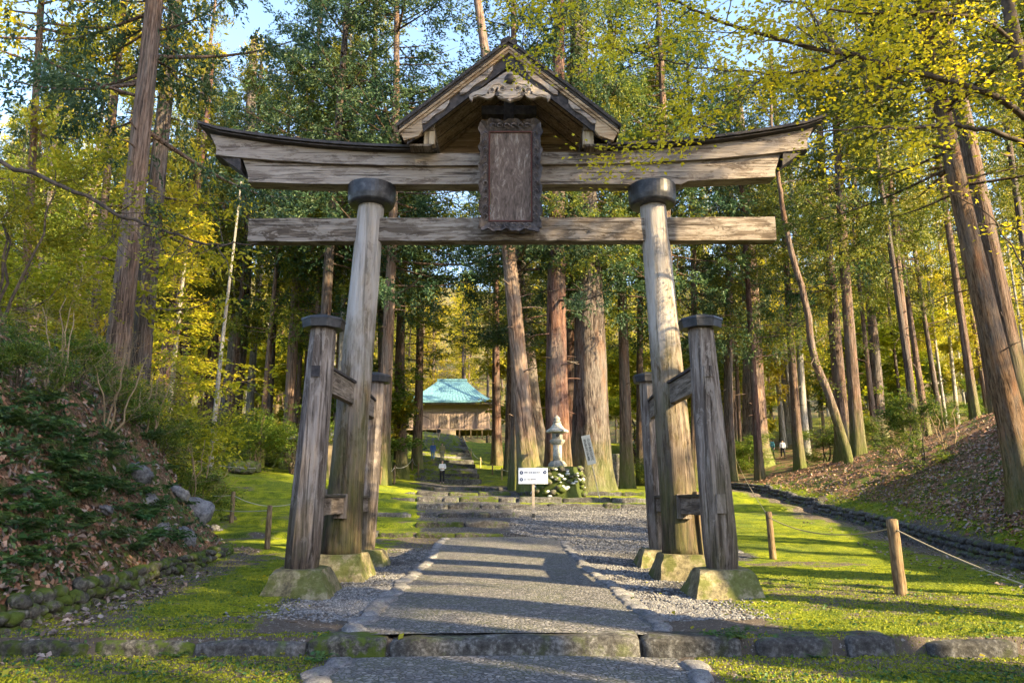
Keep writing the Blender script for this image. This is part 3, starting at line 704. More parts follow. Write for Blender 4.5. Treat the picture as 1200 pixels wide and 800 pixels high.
# gegyo: carved pendant with scrolls and boss; outline in px units of a 960x800 crop, mirrored
GX0, GZ0, GS = PKX+.02, 8.99, .00202
half = [(0, 200), (60, 225), (130, 285), (185, 320), (240, 370), (300, 405), (345, 425), (378, 455), (375, 480), (352, 505), (340, 478), (290, 462), (250, 470), (215, 486), (180, 480), (150, 462), (136, 430), (140, 400), (118, 372), (112, 400), (124, 440), (108, 470), (75, 485), (40, 492), (12, 505), (0, 512)]
def gz(p): return (GX0+p[0]*GS, GZ0-(p[1]-330)*GS)
out = [gz(p) for p in half]+[gz((-p[0], p[1])) for p in half[::-1][1:-1]]
bm = bmesh.new(); a = [bm.verts.new((x, YF-.05, z)) for x, z in out]; b = [bm.verts.new((x, YF+.03, z)) for x, z in out]
f1 = bm.faces.new(a[::-1]); f2 = bm.faces.new(b)
for i in range(len(a)): bm.faces.new((a[i], a[(i+1) % len(a)], b[(i+1) % len(a)], b[i]))
bmesh.ops.triangulate(bm, faces=[f1, f2])
geg = bm_obj('gable_pendant', bm, M['gegyo'], gate)
scr = MB()
def scroll(cx, cz, r0, turns, start, dirn, fy=YF-.055):
    pts = []
    for k in range(26):
        t = k/25; a = start+dirn*turns*2*math.pi*t; r = r0*(1-.72*t)
        x, z = gz((cx+math.cos(a)*r, cz+math.sin(a)*r)); pts.append((x, fy, z))
    add_tube(scr, pts, np.linspace(.016, .010, 26), 6)
for m_ in (-1, 1):
    scroll(m_*70, 385, 46, 1.1, math.pi/2 if m_ > 0 else math.pi/2, -m_)
    scroll(m_*165, 410, 40, 1.0, math.pi*.1 if m_ > 0 else math.pi*.9, -m_)
    pts = [gz((m_*x, z)) for x, z in ((12, 490), (60, 478), (105, 455), (112, 415), (95, 375), (60, 350), (95, 335), (150, 345), (185, 375), (205, 400), (215, 440), (250, 455), (300, 445), (345, 468))]
    add_tube(scr, [(x, YF-.055, z) for x, z in pts], .011, 6)
link('scroll_carving', scr.mesh('scroll_carving', M['gegyo']), geg)
for m_ in (-1, 1):
    for (cx, cz, rr_) in ((70, 385, 15), (165, 408, 15), (118, 440, 17), (200, 430, 9)):
        x, z = gz((m_*cx, cz)); bm = bmesh.new(); bmesh.ops.create_cone(bm, cap_ends=True, segments=16, radius1=rr_*GS, radius2=rr_*GS, depth=.012)
        for v in bm.verts: v.co = Vector((v.co.x+x, YF-.056-v.co.z, v.co.y*1.25+z))
        bm_obj('scroll_shade_disc', bm, M['blackwood'], geg)  # flat dark disc on the face, painted as the shade inside a scroll hole
bm = bmesh.new()
r_ = bmesh.ops.create_cone(bm, cap_ends=True, segments=28, radius1=.105, radius2=.085, depth=.06)
for v in bm.verts: v.co = Vector((v.co.x+GX0, YF-.08-v.co.z, v.co.y+GZ0+.08))
bm_obj('boss', bm, M['blackwood'], geg, True)

# ---- braced side posts
def octa(bm, p0, r0, p1, r1, cuts=14, seed=0):
    """octagonal post, faces square to the axes"""
    rings = []
    for k in range(cuts+1):
        t = k/cuts; c = Vector(p0).lerp(Vector(p1), t); r = r0+(r1-r0)*t; ring = []
        for i in range(8):
            a = math.pi/8+i*math.pi/4; rr = r/math.cos(math.pi/8)
            wear = 1-.10*math.exp(-t*16)*(1+mnoise.noise(Vector((i*2.1, seed, 0))))+.012*mnoise.noise(Vector((i*1.3, t*5, seed)))
            ring.append(bm.verts.new((c.x+math.cos(a)*rr*wear, c.y+math.sin(a)*rr*wear, c.z)))
        rings.append(ring)
    for a, b in zip(rings, rings[1:]):
        for i in range(8): bm.faces.new((a[i], a[(i+1) % 8], b[(i+1) % 8], b[i]))
    bm.faces.new(rings[0][::-1]); bm.faces.new(rings[-1])
for sx in (-1, 1):
    for fr, yy in (('front', GF-GY), ('rear', GR-GY)):
        z1 = 3.98 if fr == 'front' else 3.85
        p0 = Vector((sx*3.10, yy, .36)); p1 = Vector((sx*2.97, yy, z1))
        bm = bmesh.new(); octa(bm, p0, .245, p1, .185, 16, sx*3+yy)
        po = bm_obj('side_post', bm, M['post'], gate)
        if fr == 'front':  # square mortise plug near the top, on the front face and the through tenon below
            bm = bmesh.new(); x = sx*3.0; z = 3.28
            bm_box(bm, x-.065, x+.065, yy-.225, yy-.185, z-.085, z+.085); bm_obj('mortise_plug', bm, M['blackwood'] if sx < 0 else M['post'], po)
            if sx > 0:
                bm = bmesh.new(); bm_box(bm, 3.0, 3.14, yy-.265, yy-.215, 1.16, 1.44); bm_obj('tenon_end', bm, M['post'], po, bevel=.01)
        # cap: flat octagonal slab with a bevelled top
        bm = bmesh.new(); c = p1
        for (r0, r1, z0, z_1) in ((.295, .315, .0, .12), (.325, .315, .12, .155), (.31, .10, .155, .225)):
            frustum(bm, (c.x, c.y, c.z+z0), r0/math.cos(math.pi/8), (c.x, c.y, c.z+z_1), r1/math.cos(math.pi/8), 8, math.pi/8)
        bmesh.ops.remove_doubles(bm, verts=bm.verts[:], dist=.001)
        bm_obj('post_cap', bm, M['metal'], po)
    # side beams from post to pillar
    for fr in (-1, 1):
        y_out = (GF-GY if fr < 0 else GR-GY)
        for (z0, z1, tz, cover) in ((3.05, 3.42, .13, False), (1.12, 1.40, .16, True)):
            xa = sx*(3.10-.13*(z0-.36)/3.6); ya = y_out-fr*.15 if not (sx > 0 and not cover) else y_out-fr*.15; yb = fr*.28
            bm = bmesh.new(); xb = px_at(sx, z0)
            v = []
            for (x, y) in ((xa, ya), (xb, yb)):
                for dxx in (-tz/2, tz/2):
                    for z in (z0, z1): v.append(bm.verts.new((x+dxx, y, z)))
            for f in ((0, 1, 3, 2), (4, 6, 7, 5), (0, 4, 5, 1), (2, 3, 7, 6), (0, 2, 6, 4), (1, 5, 7, 3)): bm.faces.new([v[i] for i in f])
            sb = bm_obj('side_beam', bm, M['beam_side'], gate, bevel=.012)
            bm = bmesh.new(); tz2 = tz/2+.035; v = []
            for (x, y) in ((xa, ya+fr*-.02), (xb, yb)):
                for dxx in (-tz2, tz2):
                    for z in (z1+.003, z1+.045): v.append(bm.verts.new((x+dxx, y, z)))
            for f in ((0, 1, 3, 2), (4, 6, 7, 5), (0, 4, 5, 1), (2, 3, 7, 6), (0, 2, 6, 4), (1, 5, 7, 3)): bm.faces.new([v[i] for i in f])
            bm_obj('beam_cover', bm, M['metal'] if cover else M['blackwood'], sb)
    # through tenon key on the front of each pillar at the lower beam
    bm = bmesh.new(); x = px_at(sx, 1.25); bm_box(bm, x-.12, x+.12, -.40, -.32, 1.04, 1.46); sub(bm, 2)
    for v in bm.verts: v.co += Vector((0, 0, .01*mnoise.noise(v.co*6)))
    k_ = bm_obj('tenon_block', bm, M['post'], gate, bevel=0)
    bm = bmesh.new(); bmesh.ops.create_cone(bm, cap_ends=True, segments=14, radius1=.035, radius2=.035, depth=.03)
    for v in bm.verts: v.co = Vector((v.co.x+x, -.41+v.co.z, v.co.y+1.26))
    bm_obj('peg', bm, M['blackwood'], k_)

# pedestals: six truncated stone pyramids, each laid on the ground
pos = {('front', -1): ('green-stained stone pedestal under the front left post, nearest on the left', .57, .37, .32), ('front', 1): ('pale stone pedestal under the front right post, nearest on the right', .57, .39, .32),
       ('mid', -1): ('ochre stone pedestal under the left main pillar', .66, .48, .38), ('mid', 1): ('ochre stone pedestal under the right main pillar', .66, .48, .38),
       ('rear', -1): ('stone pedestal under the rear left post, farthest on the left', .58, .40, .30), ('rear', 1): ('mossy stone pedestal under the rear right post, farthest on the right', .58, .40, .30)}
for (fr, sx), (lb, rb, rt, hh) in pos.items():
    y = {'front': GF, 'mid': GY, 'rear': GR}[fr]
    bm = bmesh.new()
    frustum(bm, (0, 0, -.08), rb*1.30, (0, 0, hh+.06), rt*1.30, 4, math.pi/4, 6)
    bmesh.ops.bevel(bm, geom=[e for e in bm.edges if abs(e.verts[0].co.z-e.verts[1].co.z) > .02], offset=.13, segments=1, affect='EDGES')
    bmesh.ops.subdivide_edges(bm, edges=bm.edges[:], cuts=2, use_grid_fill=True)
    for v in bm.verts:
        q = v.co*2.2+Vector((sx*9, y*3, 0)); v.co += Vector((mnoise.noise(q), mnoise.noise(q+Vector((3, 9, 1))), mnoise.noise(q+Vector((8, 2, 5)))*.5))*.045
        q = v.co*8+Vector((sx*9, y*3, 0)); v.co += Vector((mnoise.noise(q), mnoise.noise(q+Vector((3, 9, 1))), 0))*.015
    o = bm_obj('pedestal', bm, M['pedestal'], None, False); o.location = (sx*3.07, y, 0)
    tag(o, lb, 'stone pedestal', 'stone pedestals under the gate posts')

# ---- plaque leaning forward in the middle
plq = tag(empty('name_plaque', (-.03, GY-.30, 6.33)), 'faded upright wooden plaque in a dark carved frame hanging at the middle of the gate', 'plaque')
plq.rotation_euler = (R(10.5), 0, 0)
PW, PH = .58, 2.08
bm = bmesh.new(); bm_box(bm, -PW+.20, PW-.20, -.02, .03, .2, PH-.22); sub(bm, 1); bm_obj('panel', bm, M['panel'], plq)
fr_ = bm = bmesh.new()
def wavy(x0, z0, x1, z1, wdt, nrm, seed):
    """frame member with a wavy carved outer edge; nrm = outward direction (x,z)"""
    n = 40; inn = []; mid = []; out_ = []
    L = math.hypot(x1-x0, z1-z0)
    for k in range(n+1):
        t = k/n; x = x0+(x1-x0)*t; z = z0+(z1-z0)*t; mit = min(t, 1-t)*L
        wv = wdt+.022*math.sin(t*L*17+seed)+.013*math.sin(t*L*37+seed*2)
        ins = 0.0
        ww = wv
        inn.append((x, z)); mid.append((x+nrm[0]*ww*.55, z+nrm[1]*ww*.55)); out_.append((x+nrm[0]*ww, z+nrm[1]*ww))
    fa = [bm.verts.new((x, -.02, z)) for x, z in inn]; fb = [bm.verts.new((x, -.065, z)) for x, z in mid]; fc = [bm.verts.new((x, -.14, z)) for x, z in out_]
    bc = [bm.verts.new((x, .0, z)) for x, z in out_]; ba = [bm.verts.new((x, .03, z)) for x, z in inn]
    for k in range(n):
        for a, b in ((fa, fb), (fb, fc), (fc, bc), (bc, ba), (ba, fa)): bm.faces.new((a[k], a[k+1], b[k+1], b[k]))
    for k in (0, n): bm.faces.new((fa[k], fb[k], fc[k], bc[k], ba[k]))
ix, iz0, iz1 = PW-.17, .17, PH-.19
wavy(-ix, iz0-.12, -ix, iz1+.14, .17, (-1, 0), 1); wavy(ix, iz0-.12, ix, iz1+.14, .17, (1, 0), 2)
wavy(-ix-.14, iz0-.003, ix+.14, iz0-.003, .17, (0, -1), 3); wavy(-ix-.14, iz1+.003, ix+.14, iz1+.003, .19, (0, 1), 4)
frm = bm_obj('frame', bm, M['lacquer'], plq)
bm = bmesh.new(); e = .025
bm_box(bm, -ix-.002, -ix+e, -.045, -.021, iz0, iz1); bm_box(bm, ix-e, ix+.002, -.045, -.021, iz0, iz1)
bm_box(bm, -ix+e+.002, ix-e-.002, -.045, -.021, iz0, iz0+e); bm_box(bm, -ix+e+.002, ix-e-.002, -.045, -.021, iz1-e, iz1)
bm_obj('red_rim', bm, M['red'], frm)
cv = MB()
for sgn in (-1, 1):
    for k in range(11):
        z0 = iz0+.08+k*.155; pts = [(sgn*(ix+.06+.045*math.cos(a)), -.085-.03*math.sin(a*.5), z0+.06*math.sin(a)) for a in np.linspace(0, 5.0, 12)]
        add_tube(cv, pts, np.linspace(.02, .008, 12), 6)
for k in range(6):
    for zz in (iz0-.075, iz1+.085):
        x0 = -ix+.08+k*.13; pts = [(x0+.05*math.cos(a), -.09-.03*math.sin(a*.5), zz+.035*math.sin(a)) for a in np.linspace(0, 5.0, 12)]
        add_tube(cv, pts, np.linspace(.018, .008, 12), 6)
link('frame_carving', cv.mesh('frame_carving', M['lacquer']), frm)
for x in (-.22, .22):
    bm = bmesh.new(); bm_box(bm, x-.05, x+.05, -.05, .02, -.055, .02); bm_obj('support_peg', bm, M['blackwood'], plq, bevel=.008)
# ---------------------------------------------------------------- where a pixel's ray meets the ground (used to measure distances)
def hit(px, py, dmin=4.0, dmax=140.0):
    a, b = ray(px, py); d = np.arange(dmin, dmax, .1)
    z = ground_full(a*d, d); k = np.nonzero(EYE+b*d <= z)[0]
    dd = float(d[k[0]]) if len(k) else dmax
    return Vector((a*dd, dd, Hs(a*dd, dd)))
def onground(px, d):
    a, b = ray(px, 586); x = a*d; return Vector((x, d, Hs(x, d)))

# ---------------------------------------------------------------- trees
def grow(mb, p, d, L, r, depth, tips, bend=.25, mi=0, nseg=6, split=3, spread=.7, up=.1, minr=.003):
    """a limb and its twigs; collects tip points for leaves"""
    pts = [np.array(p, float)]; dd = np.array(d, float); dd /= np.linalg.norm(dd)
    for k in range(nseg):
        dd = dd+rng.normal(size=3)*bend*.35+np.array([0, 0, up*.3]); dd /= np.linalg.norm(dd)
        pts.append(pts[-1]+dd*L/nseg)
    add_tube(mb, pts, np.maximum(np.linspace(r, r*.45, nseg+1), minr), 6 if r > .03 else (4 if r > .012 else 3), mi, caps=False)
    if depth == 0:
        tips += [(q, dd) for q in pts[2:]]; return
    for k in range(split):
        t = rng.uniform(.35, 1.0) if k else 1.0
        q = pts[int(round(t*nseg))]
        nd = dd+rng.normal(size=3)*spread; nd[2] += up*.5
        grow(mb, q, nd, L*rng.uniform(.5, .75), max(r*.5, minr), depth-1, tips, bend, mi, max(3, nseg-1), split, spread, up, minr)
    if depth <= 1: tips += [(q, dd) for q in pts[3:]]

def make_trunk(seed, H_=32.0, r=.5, flare=.5, flute=.10, bow=.15, nr=46, n=26):
    rr = random.Random(seed); mb = MB()
    t = (np.linspace(0, 1, nr))**1.5; z = t*H_-.6*(1-t)**8
    R_ = r*((1-.66*t)+flare*np.exp(-t*H_/.9)+.18*np.exp(-t*H_/3.0))
    a = np.linspace(0, 2*np.pi, n, endpoint=False); s1 = rr.uniform(0, 99); k1 = rr.choice([3, 4, 5])
    A, Z_ = np.meshgrid(a, z)
    fl = 1+flute*(np.cos(k1*A+s1+Z_*.06)*.6+np.cos((k1+4)*A+s1*2-Z_*.05)*.4)*(.35+np.exp(-Z_/2.5)*1.5)+(fbm(A*1.9+s1, Z_*.4, 1.5, seed)-.45)*.14
    cx = bow*np.sin(z/9.0+s1)*(z/10); cy = bow*np.cos(z/11.0+s1)*(z/12)
    cx -= cx[0]; cy -= cy[0]
    rad = R_[:, None]*fl
    V = np.stack([cx[:, None]+np.cos(A)*rad, cy[:, None]+np.sin(A)*rad, Z_], -1).reshape(-1, 3)
    i = np.arange(nr-1)[:, None]; j = np.arange(n)[None]
    F = np.stack([i*n+j, i*n+(j+1) % n, (i+1)*n+(j+1) % n, (i+1)*n+j], -1).reshape(-1, 4)
    mb.add(V, F, 0)
    for _ in range(9):   # dead branch stubs
        zz = rr.uniform(3, 16); a_ = rr.uniform(0, 6.28); k_ = int(np.argmin(np.abs(z-zz))); r_0 = R_[k_]; L = rr.uniform(.25, 1.3)
        c0 = np.array([cx[k_]+math.cos(a_)*r_0*.7, cy[k_]+math.sin(a_)*r_0*.7, zz]); d_ = np.array([math.cos(a_), math.sin(a_), rr.uniform(-.4, .25)])
        add_tube(mb, [c0, c0+d_*(r_0*.5+L*.5), c0+d_*(r_0*.5+L)+np.array([0, 0, -.1*L])], [.035, .025, .01], 5)
    return mb

def cedar_crown(seed, z0, z1, rad, nb, leaf_l, per, clump_step=.55, lower=0):
    """limbs with hanging tufts of needles; uneven, with gaps"""
    global rng
    keep = rng; rng = np.random.default_rng(seed); mb = MB()
    gaps = [(rng.uniform(z0, z1), rng.uniform(0, 6.28)) for _ in range(9)]
    Cs = []; Ds = []; rn = []
    for b in range(nb):
        t = (b+rng.random())/nb; z = z0+(z1-z0)*t**.9; az = rng.uniform(0, 2*np.pi)
        if any(abs(z-gz_) < 1.4 and math.cos(az-ga) > .55 for gz_, ga in gaps): continue
        L = rad*(rng.uniform(.45, 1.15))*(1-t)**.6+.35
        if t < .25: L *= rng.uniform(.5, 1.15)
        slope = rng.uniform(-.35, .15)+t*.4
        n = 8; s = np.linspace(0, 1, n)
        px_ = np.stack([np.cos(az+rng.normal()*.1*s)*s*L, np.sin(az+rng.normal()*.1*s)*s*L, z+slope*L*s+.22*L*s**3], 1)
        add_tube(mb, px_, np.linspace(.02+.012*L, .008, n), 4, 1, caps=False)
        nc = max(2, int(L*.85/clump_step)); tone = rng.normal()*.13
        for c in range(nc*2):
            tt = rng.uniform(.22, 1.02); q = np.array([np.interp(tt, s, px_[:, k]) for k in range(3)])
            side = rng.normal()*.32*L*(1-tt*.5); q = q+np.array([-math.sin(az), math.cos(az), 0])*side+np.array([0, 0, -abs(side)*.25])
            ns = 5; m = ns*max(2, int(per*rng.uniform(.5, 1.4)/ns)); tq = np.tile(np.linspace(.1, 1, m//ns), ns)
            out = np.array([math.cos(az), math.sin(az), -.30]); sd_ = out*.8+rng.normal(size=(ns, 3))*.8; sd_ /= np.linalg.norm(sd_, axis=1)[:, None]
            sd_ = np.repeat(sd_, m//ns, 0); o0 = np.repeat(rng.normal(size=(ns, 3))*np.array([.16, .16, .10]), m//ns, 0); Ls = rng.uniform(.45, .8)
            Cs.append(q+o0+sd_*(tq*Ls)[:, None]+np.array([0, 0, -.22])*(tq**2)[:, None]+rng.normal(size=(m, 3))*.045*(1.6-tq)[:, None])
            Ds.append(sd_*1.0+rng.normal(size=(m, 3))*.55); rn.append(np.clip(rng.random(m)*.55+rng.random()*.3+tone+.12, 0, 1))
    Cs = np.concatenate(Cs); Ds = np.concatenate(Ds); rn = np.concatenate(rn); n = len(Cs)
    leaves(mb, Cs, Ds, leaf_l*rng.uniform(.6, 1.4, n), leaf_l*.42*rng.uniform(.7, 1.3, n), 0, rn, droop=.15)
    rng = keep
    return mb
def sprays(tp, ix_, length, leaf):
    """leaves set alternately along short flat twigs that start at the tips"""
    n = len(ix_); k = 4; a = rng.uniform(0, 6.283, (len(tp), k)); el = rng.normal(size=(len(tp), k))*.35-.1; w = rng.integers(0, k, n)
    A = a[ix_, w]; El = el[ix_, w]; D = np.stack([np.cos(A)*np.cos(El), np.sin(A)*np.cos(El), np.sin(El)], 1)
    S = np.stack([-np.sin(A), np.cos(A), np.zeros(n)], 1); t_ = rng.random(n); sgn = rng.choice([-1, 1], n)
    C_ = tp[ix_]+D*(t_*length)[:, None]+S*(sgn*leaf*rng.uniform(.25, .75, n))[:, None]+rng.normal(size=(n, 3))*leaf*.22
    C_[:, 2] -= .12*length*t_**2
    return C_, np.cross(D, S)+rng.normal(size=(n, 3))*.33
def broad_crown(seed, H_, spread_, nl, leaf, z0=1.5, tip_r=.4, depth=3, stems=1, r0=.10, up=.15):
    global rng
    keep = rng; rng = np.random.default_rng(seed); mb = MB(); tips = []
    for s in range(stems):
        base = np.array([rng.normal()*.15*(stems > 1), rng.normal()*.15*(stems > 1), 0.0]); top = base+np.array([rng.normal()*.1*H_, rng.normal()*.1*H_, H_*.8])
        pts = np.linspace(base, top, 9)+np.vstack([np.zeros(3), rng.normal(size=(8, 3))*.05*H_*.3]); pts[:, 2] = np.linspace(-.3, H_*.8, 9)
        add_tube(mb, pts, np.linspace(r0, r0*.25, 9), 8, 1, caps=False)
        for b in range(int(9/stems**.5)):
            t = rng.uniform(z0/H_, .95); q = np.array([np.interp(t, np.linspace(0, 1, 9), pts[:, k]) for k in range(3)]); az = rng.uniform(0, 6.283)
            grow(mb, q, (math.cos(az), math.sin(az), rng.uniform(-.1, .5)), spread_*rng.uniform(.45, .8)*(1.1-t*.5), r0*.35*(1-t*.6), depth-1, tips, .35, 1, 5, 3, .7, up)
    tp = np.array([q for q, _ in tips]); ix_ = rng.integers(0, len(tp), nl)
    tone = rng.random(len(tp))
    Cc, N = sprays(tp, ix_, tip_r*1.5, leaf)
    flat_leaves(mb, Cc, N, leaf*rng.uniform(.7, 1.3, nl), leaf*.6*rng.uniform(.7, 1.3, nl), 0, np.clip(tone[ix_]*.5+rng.random(nl)*.5, 0, 1))
    rng = keep
    return mb

trunks = {}
for key, mk in (('cedar', 'bark'), ('red', 'bark_red'), ('grey', 'bark_grey'), ('brown', 'bark_brown'), ('pale', 'bark_pale')):
    trunks[key] = [make_trunk(s*7+len(key), flare=.55 if key != 'pale' else .25, flute=.10 if key != 'pale' else .03, bow=.10+.06*s).mesh('trunk', M[mk]) for s in range(3)]
crH = [cedar_crown(100+s, 10+s*1.5, 33, 4.7, 115, .15, 70).mesh('crown', [M['cedar_leaf'], M['bark']]) for s in range(3)]
crHd = [cedar_crown(120+s, 9+s*2, 33, 4.9, 115, .15, 70).mesh('crown', [M['cedar_dark'], M['bark']]) for s in range(2)]
crM = [cedar_crown(140+s, 9+s*2, 32, 3.8, 100, .22, 30, .6).mesh('crown', [M['cedar_leaf'], M['bark']]) for s in range(3)]
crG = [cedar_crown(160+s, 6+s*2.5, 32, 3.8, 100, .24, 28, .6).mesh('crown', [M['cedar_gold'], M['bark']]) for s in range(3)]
brG = [broad_crown(200+s, 8+s, 3.8, 14000, .19, 1.2, .5, 3, 1, .10).mesh('crown', [M['gold_leaf'], M['twig']]) for s in range(3)]
brS = [broad_crown(220+s, 6+s, 3.2, 13000, .16, .8, .42, 3, 2, .07).mesh('crown', [M['shrub_leaf'], M['twig']]) for s in range(3)]
shN = [broad_crown(240+s, 3.6+.5*s, 2.3, 12000, .10, .3, .34, 3, 4, .045, .2).mesh('foliage', [M['shrub_leaf'], M['twig']]) for s in range(3)]
shG = [broad_crown(250+s, 4.6, 2.8, 13000, .09, .6, .38, 3, 4, .045, .2).mesh('foliage', [M['gold_leaf'], M['twig']]) for s in range(2)]
shB = [broad_crown(260+s, 3.0, 2.0, 160, .05, .3, .2, 3, 4, .035, .2).mesh('twigs', [M['rust_leaf'], M['twig_pale']]) for s in range(2)]

WIDE = {450, 470, 583, 599}
def tree(name, p, kind, diam, crown, label, lean=(0, 0), H_=32.0, group=None, cat='tree', rz=None, cs=1.0):
    rt = empty(name, (p[0], p[1], p[2]-.05)); s = H_/32.0
    rt.rotation_euler = (lean[1], lean[0], 0)
    tag(rt, label, cat, group)
    tr = link('trunk', random.choice(trunks[kind]), rt); tr.scale = (diam/1.15, diam/1.15, s); tr.rotation_euler[2] = random.uniform(0, 6.28)
    if crown is not None:
        cr = link('crown', crown, rt); cr.scale = (cs, cs, s); cr.rotation_euler[2] = random.uniform(0, 6.28) if rz is None else rz
    return rt
def lean_of(px0, py0, px1, py1, d):
    a = P(px0, py0, d); b = P(px1, py1, d); return math.atan2(b.x-a.x, b.z-a.z)

NT_ = [ # name, base px, base py or None, d, top px at y=top py, width px, kind, crown, label
 ('cedar_tree', 692, 575, 0, 688, 100, 50, 'grey', crH[0], 'huge fluted grey cedar with flared mossy foot behind the leaning white notice'),
 ('cedar_tree', 655, None, 38, 650, 100, 34, 'red', crHd[0], 'reddish cedar trunk directly behind the stone lantern'),
 ('cedar_tree', 632, 555, 0, 576, 100, 30, 'grey', crH[1], 'grey cedar leaning left with its foot just behind the signboard'),
 ('cedar_tree', 622, None, 37, 586, 200, 26, 'cedar', None, 'dark cedar trunk leaning left just behind the leaning grey one'),
 ('cedar_tree', 664, None, 47, 668, 200, 19, 'red', crM[0], 'orange-lit cedar trunk seen between the lantern and the huge grey cedar'),
 ('cedar_tree', 583, 545, 0, 578, 200, 13, 'red', crM[1], 'slim reddish cedar just right of the shrine hall'),
 ('cedar_tree', 599, 556, 0, 597, 200, 17, 'cedar', crHd[1], 'dark twin-looking cedar right of the slim reddish one, rope at its foot'),
 ('cedar_tree', 470, 556, 0, 474, 150, 17, 'cedar', crM[2], 'cedar with mossy foot left of the shrine hall steps'),
 ('cedar_tree', 450, 560, 0, 452, 150, 16, 'grey', crH[2], 'grey cedar seen just right of the rear left gate post'),
 ('cedar_tree', 487, None, 62, 492, 200, 13, 'cedar', crM[0], 'cedar standing against the left end of the shrine roof'),
 ('cedar_tree', 886, 547, 0, 862, 60, 32, 'cedar', crHd[0], 'tall straight cedar with orange-lit side near the two far visitors'),
 ('cedar_tree', 857, None, 52, 850, 200, 14, 'grey', crM[1], 'slim grey cedar just left of the tall orange-lit cedar'),
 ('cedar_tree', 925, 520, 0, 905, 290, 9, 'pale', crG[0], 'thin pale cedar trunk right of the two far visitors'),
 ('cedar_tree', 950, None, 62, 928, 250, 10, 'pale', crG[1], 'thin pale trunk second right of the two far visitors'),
 ('cedar_tree', 993, None, 46, 972, 200, 19, 'cedar', crHd[1], 'dark cedar behind the thin mossy leaning tree'),
 ('cedar_tree', 1012, None, 40, 986, 200, 17, 'cedar', crH[0], 'cedar behind the bare pink-brown bush on the right bank'),
 ('cedar_tree', 1032, 515, 0, 1005, 200, 16, 'grey', crM[2], 'cedar right of the bare pink-brown bush at the bank crest'),
 ('cedar_tree', 1143, 462, 0, 1104, 120, 28, 'cedar', crHd[1], 'dark cedar on the crest left of the big leaning trunk'),
 ('cedar_tree', 1212, None, 25, 1140, 190, 29, 'cedar', crH[1], 'brown cedar directly behind the big leaning trunk at the right edge'),
 ('leaning_tree', 1206, 588, 0, 1100, 60, 35, 'brown', crH[2], 'big brown trunk leaning left at the right edge, gold light on its lower side'),
 ('cedar_tree', 783, None, 50, 778, 250, 14, 'red', crM[0], 'reddish trunk seen behind the right main pillar'),
 ('cedar_tree', 815, None, 46, 812, 250, 11, 'cedar', crHd[0], 'dark trunk seen just behind the front right post cap'),
 ('cedar_tree', 752, None, 55, 750, 250, 11, 'cedar', crM[1], 'dark trunk seen just left of the right main pillar'),
 ('cedar_tree', 118, None, 20, 176, 50, 33, 'cedar', crHd[0], 'big dark trunk rising from the left bushes, leaning right'),
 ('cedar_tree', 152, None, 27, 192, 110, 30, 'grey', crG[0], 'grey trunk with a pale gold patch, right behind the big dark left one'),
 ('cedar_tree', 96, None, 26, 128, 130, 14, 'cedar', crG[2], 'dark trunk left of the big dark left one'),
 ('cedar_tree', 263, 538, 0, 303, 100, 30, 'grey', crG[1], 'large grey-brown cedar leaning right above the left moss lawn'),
 ('pale_tree', 243, None, 33, 266, 310, 7, 'pale', None, 'thin whitish stem just left of the large leaning cedar by the moss lawn'),
 ('pale_tree', 190, None, 40, 214, 270, 8, 'pale', crG[1], 'thin pale stem between the left bushes and the moss lawn'),
 ('cedar_tree', 290, 535, 0, 302, 300, 11, 'pale', crM[2], 'pale narrow trunk with mossy boulder at its foot on the left lawn'),
 ('cedar_tree', 393, None, 45, 401, 280, 8, 'pale', crM[0], 'thin pale trunk seen between front left post and left main pillar'),
 ('cedar_tree', 352, 530, 0, 345, 250, 8, 'cedar', crG[2], 'slim cedar seen just left of the front left post'),
 ('cedar_tree', 20, None, 24, 48, 60, 14, 'brown', crG[2], 'brown trunk near the left edge of the picture behind yellow shrubs'),
]
taken = []
# thin crooked leaning tree on the right bank, grown along a bent line with side twigs
pb = hit(996, 541); rt = tag(empty('leaning_tree', tuple(pb)), 'thin crooked leaning tree with moss-yellow foot on the right bank', 'tree'); k_ = rng; rng = np.random.default_rng(77)
pl = [Vector((pb.x, pb.y, pb.z-.25))]+[P(x, y, pb.y) for x, y in ((990, 520), (972, 465), (952, 415), (946, 360), (928, 300), (917, 245), (912, 205), (903, 150), (905, 95))]
n_ = 44; tt = np.linspace(0, len(pl)-1, n_); A_ = np.stack([np.interp(tt, np.arange(len(pl)), [q[i] for q in pl]) for i in range(3)], 1)-np.array(pb)
for _ in range(2): A_[1:-1] = (A_[:-2]+2*A_[1:-1]+A_[2:])/4
A_ += rng.normal(size=A_.shape)*.012; mb = MB(); add_tube(mb, A_, np.linspace(.24, .06, n_)*(1+rng.normal(size=n_)*.05), 14)
tips = []
for _ in range(20): q = A_[rng.integers(14, n_)]; grow(mb, q, (rng.normal(), rng.normal(), rng.uniform(-.2, .8)), rng.uniform(.8, 2.2), .03, 2, tips, .4, 1, 6, 3, .7, .05)
link('trunk', mb.mesh('trunk', [M['bark'], M['twig']]), rt)
tp = np.array([q for q, _ in tips]); ix_ = rng.integers(0, len(tp), 2600); Cc, Nn = None, None
m2 = MB(); flat_leaves(m2, tp[ix_]+rng.normal(size=(2600, 3))*.18, np.array([0, 0, 1.0])+rng.normal(size=(2600, 3))*.5, .12, .07); link('leaves', m2.mesh('leaves', M['shrub_leaf']), rt); rng = k_
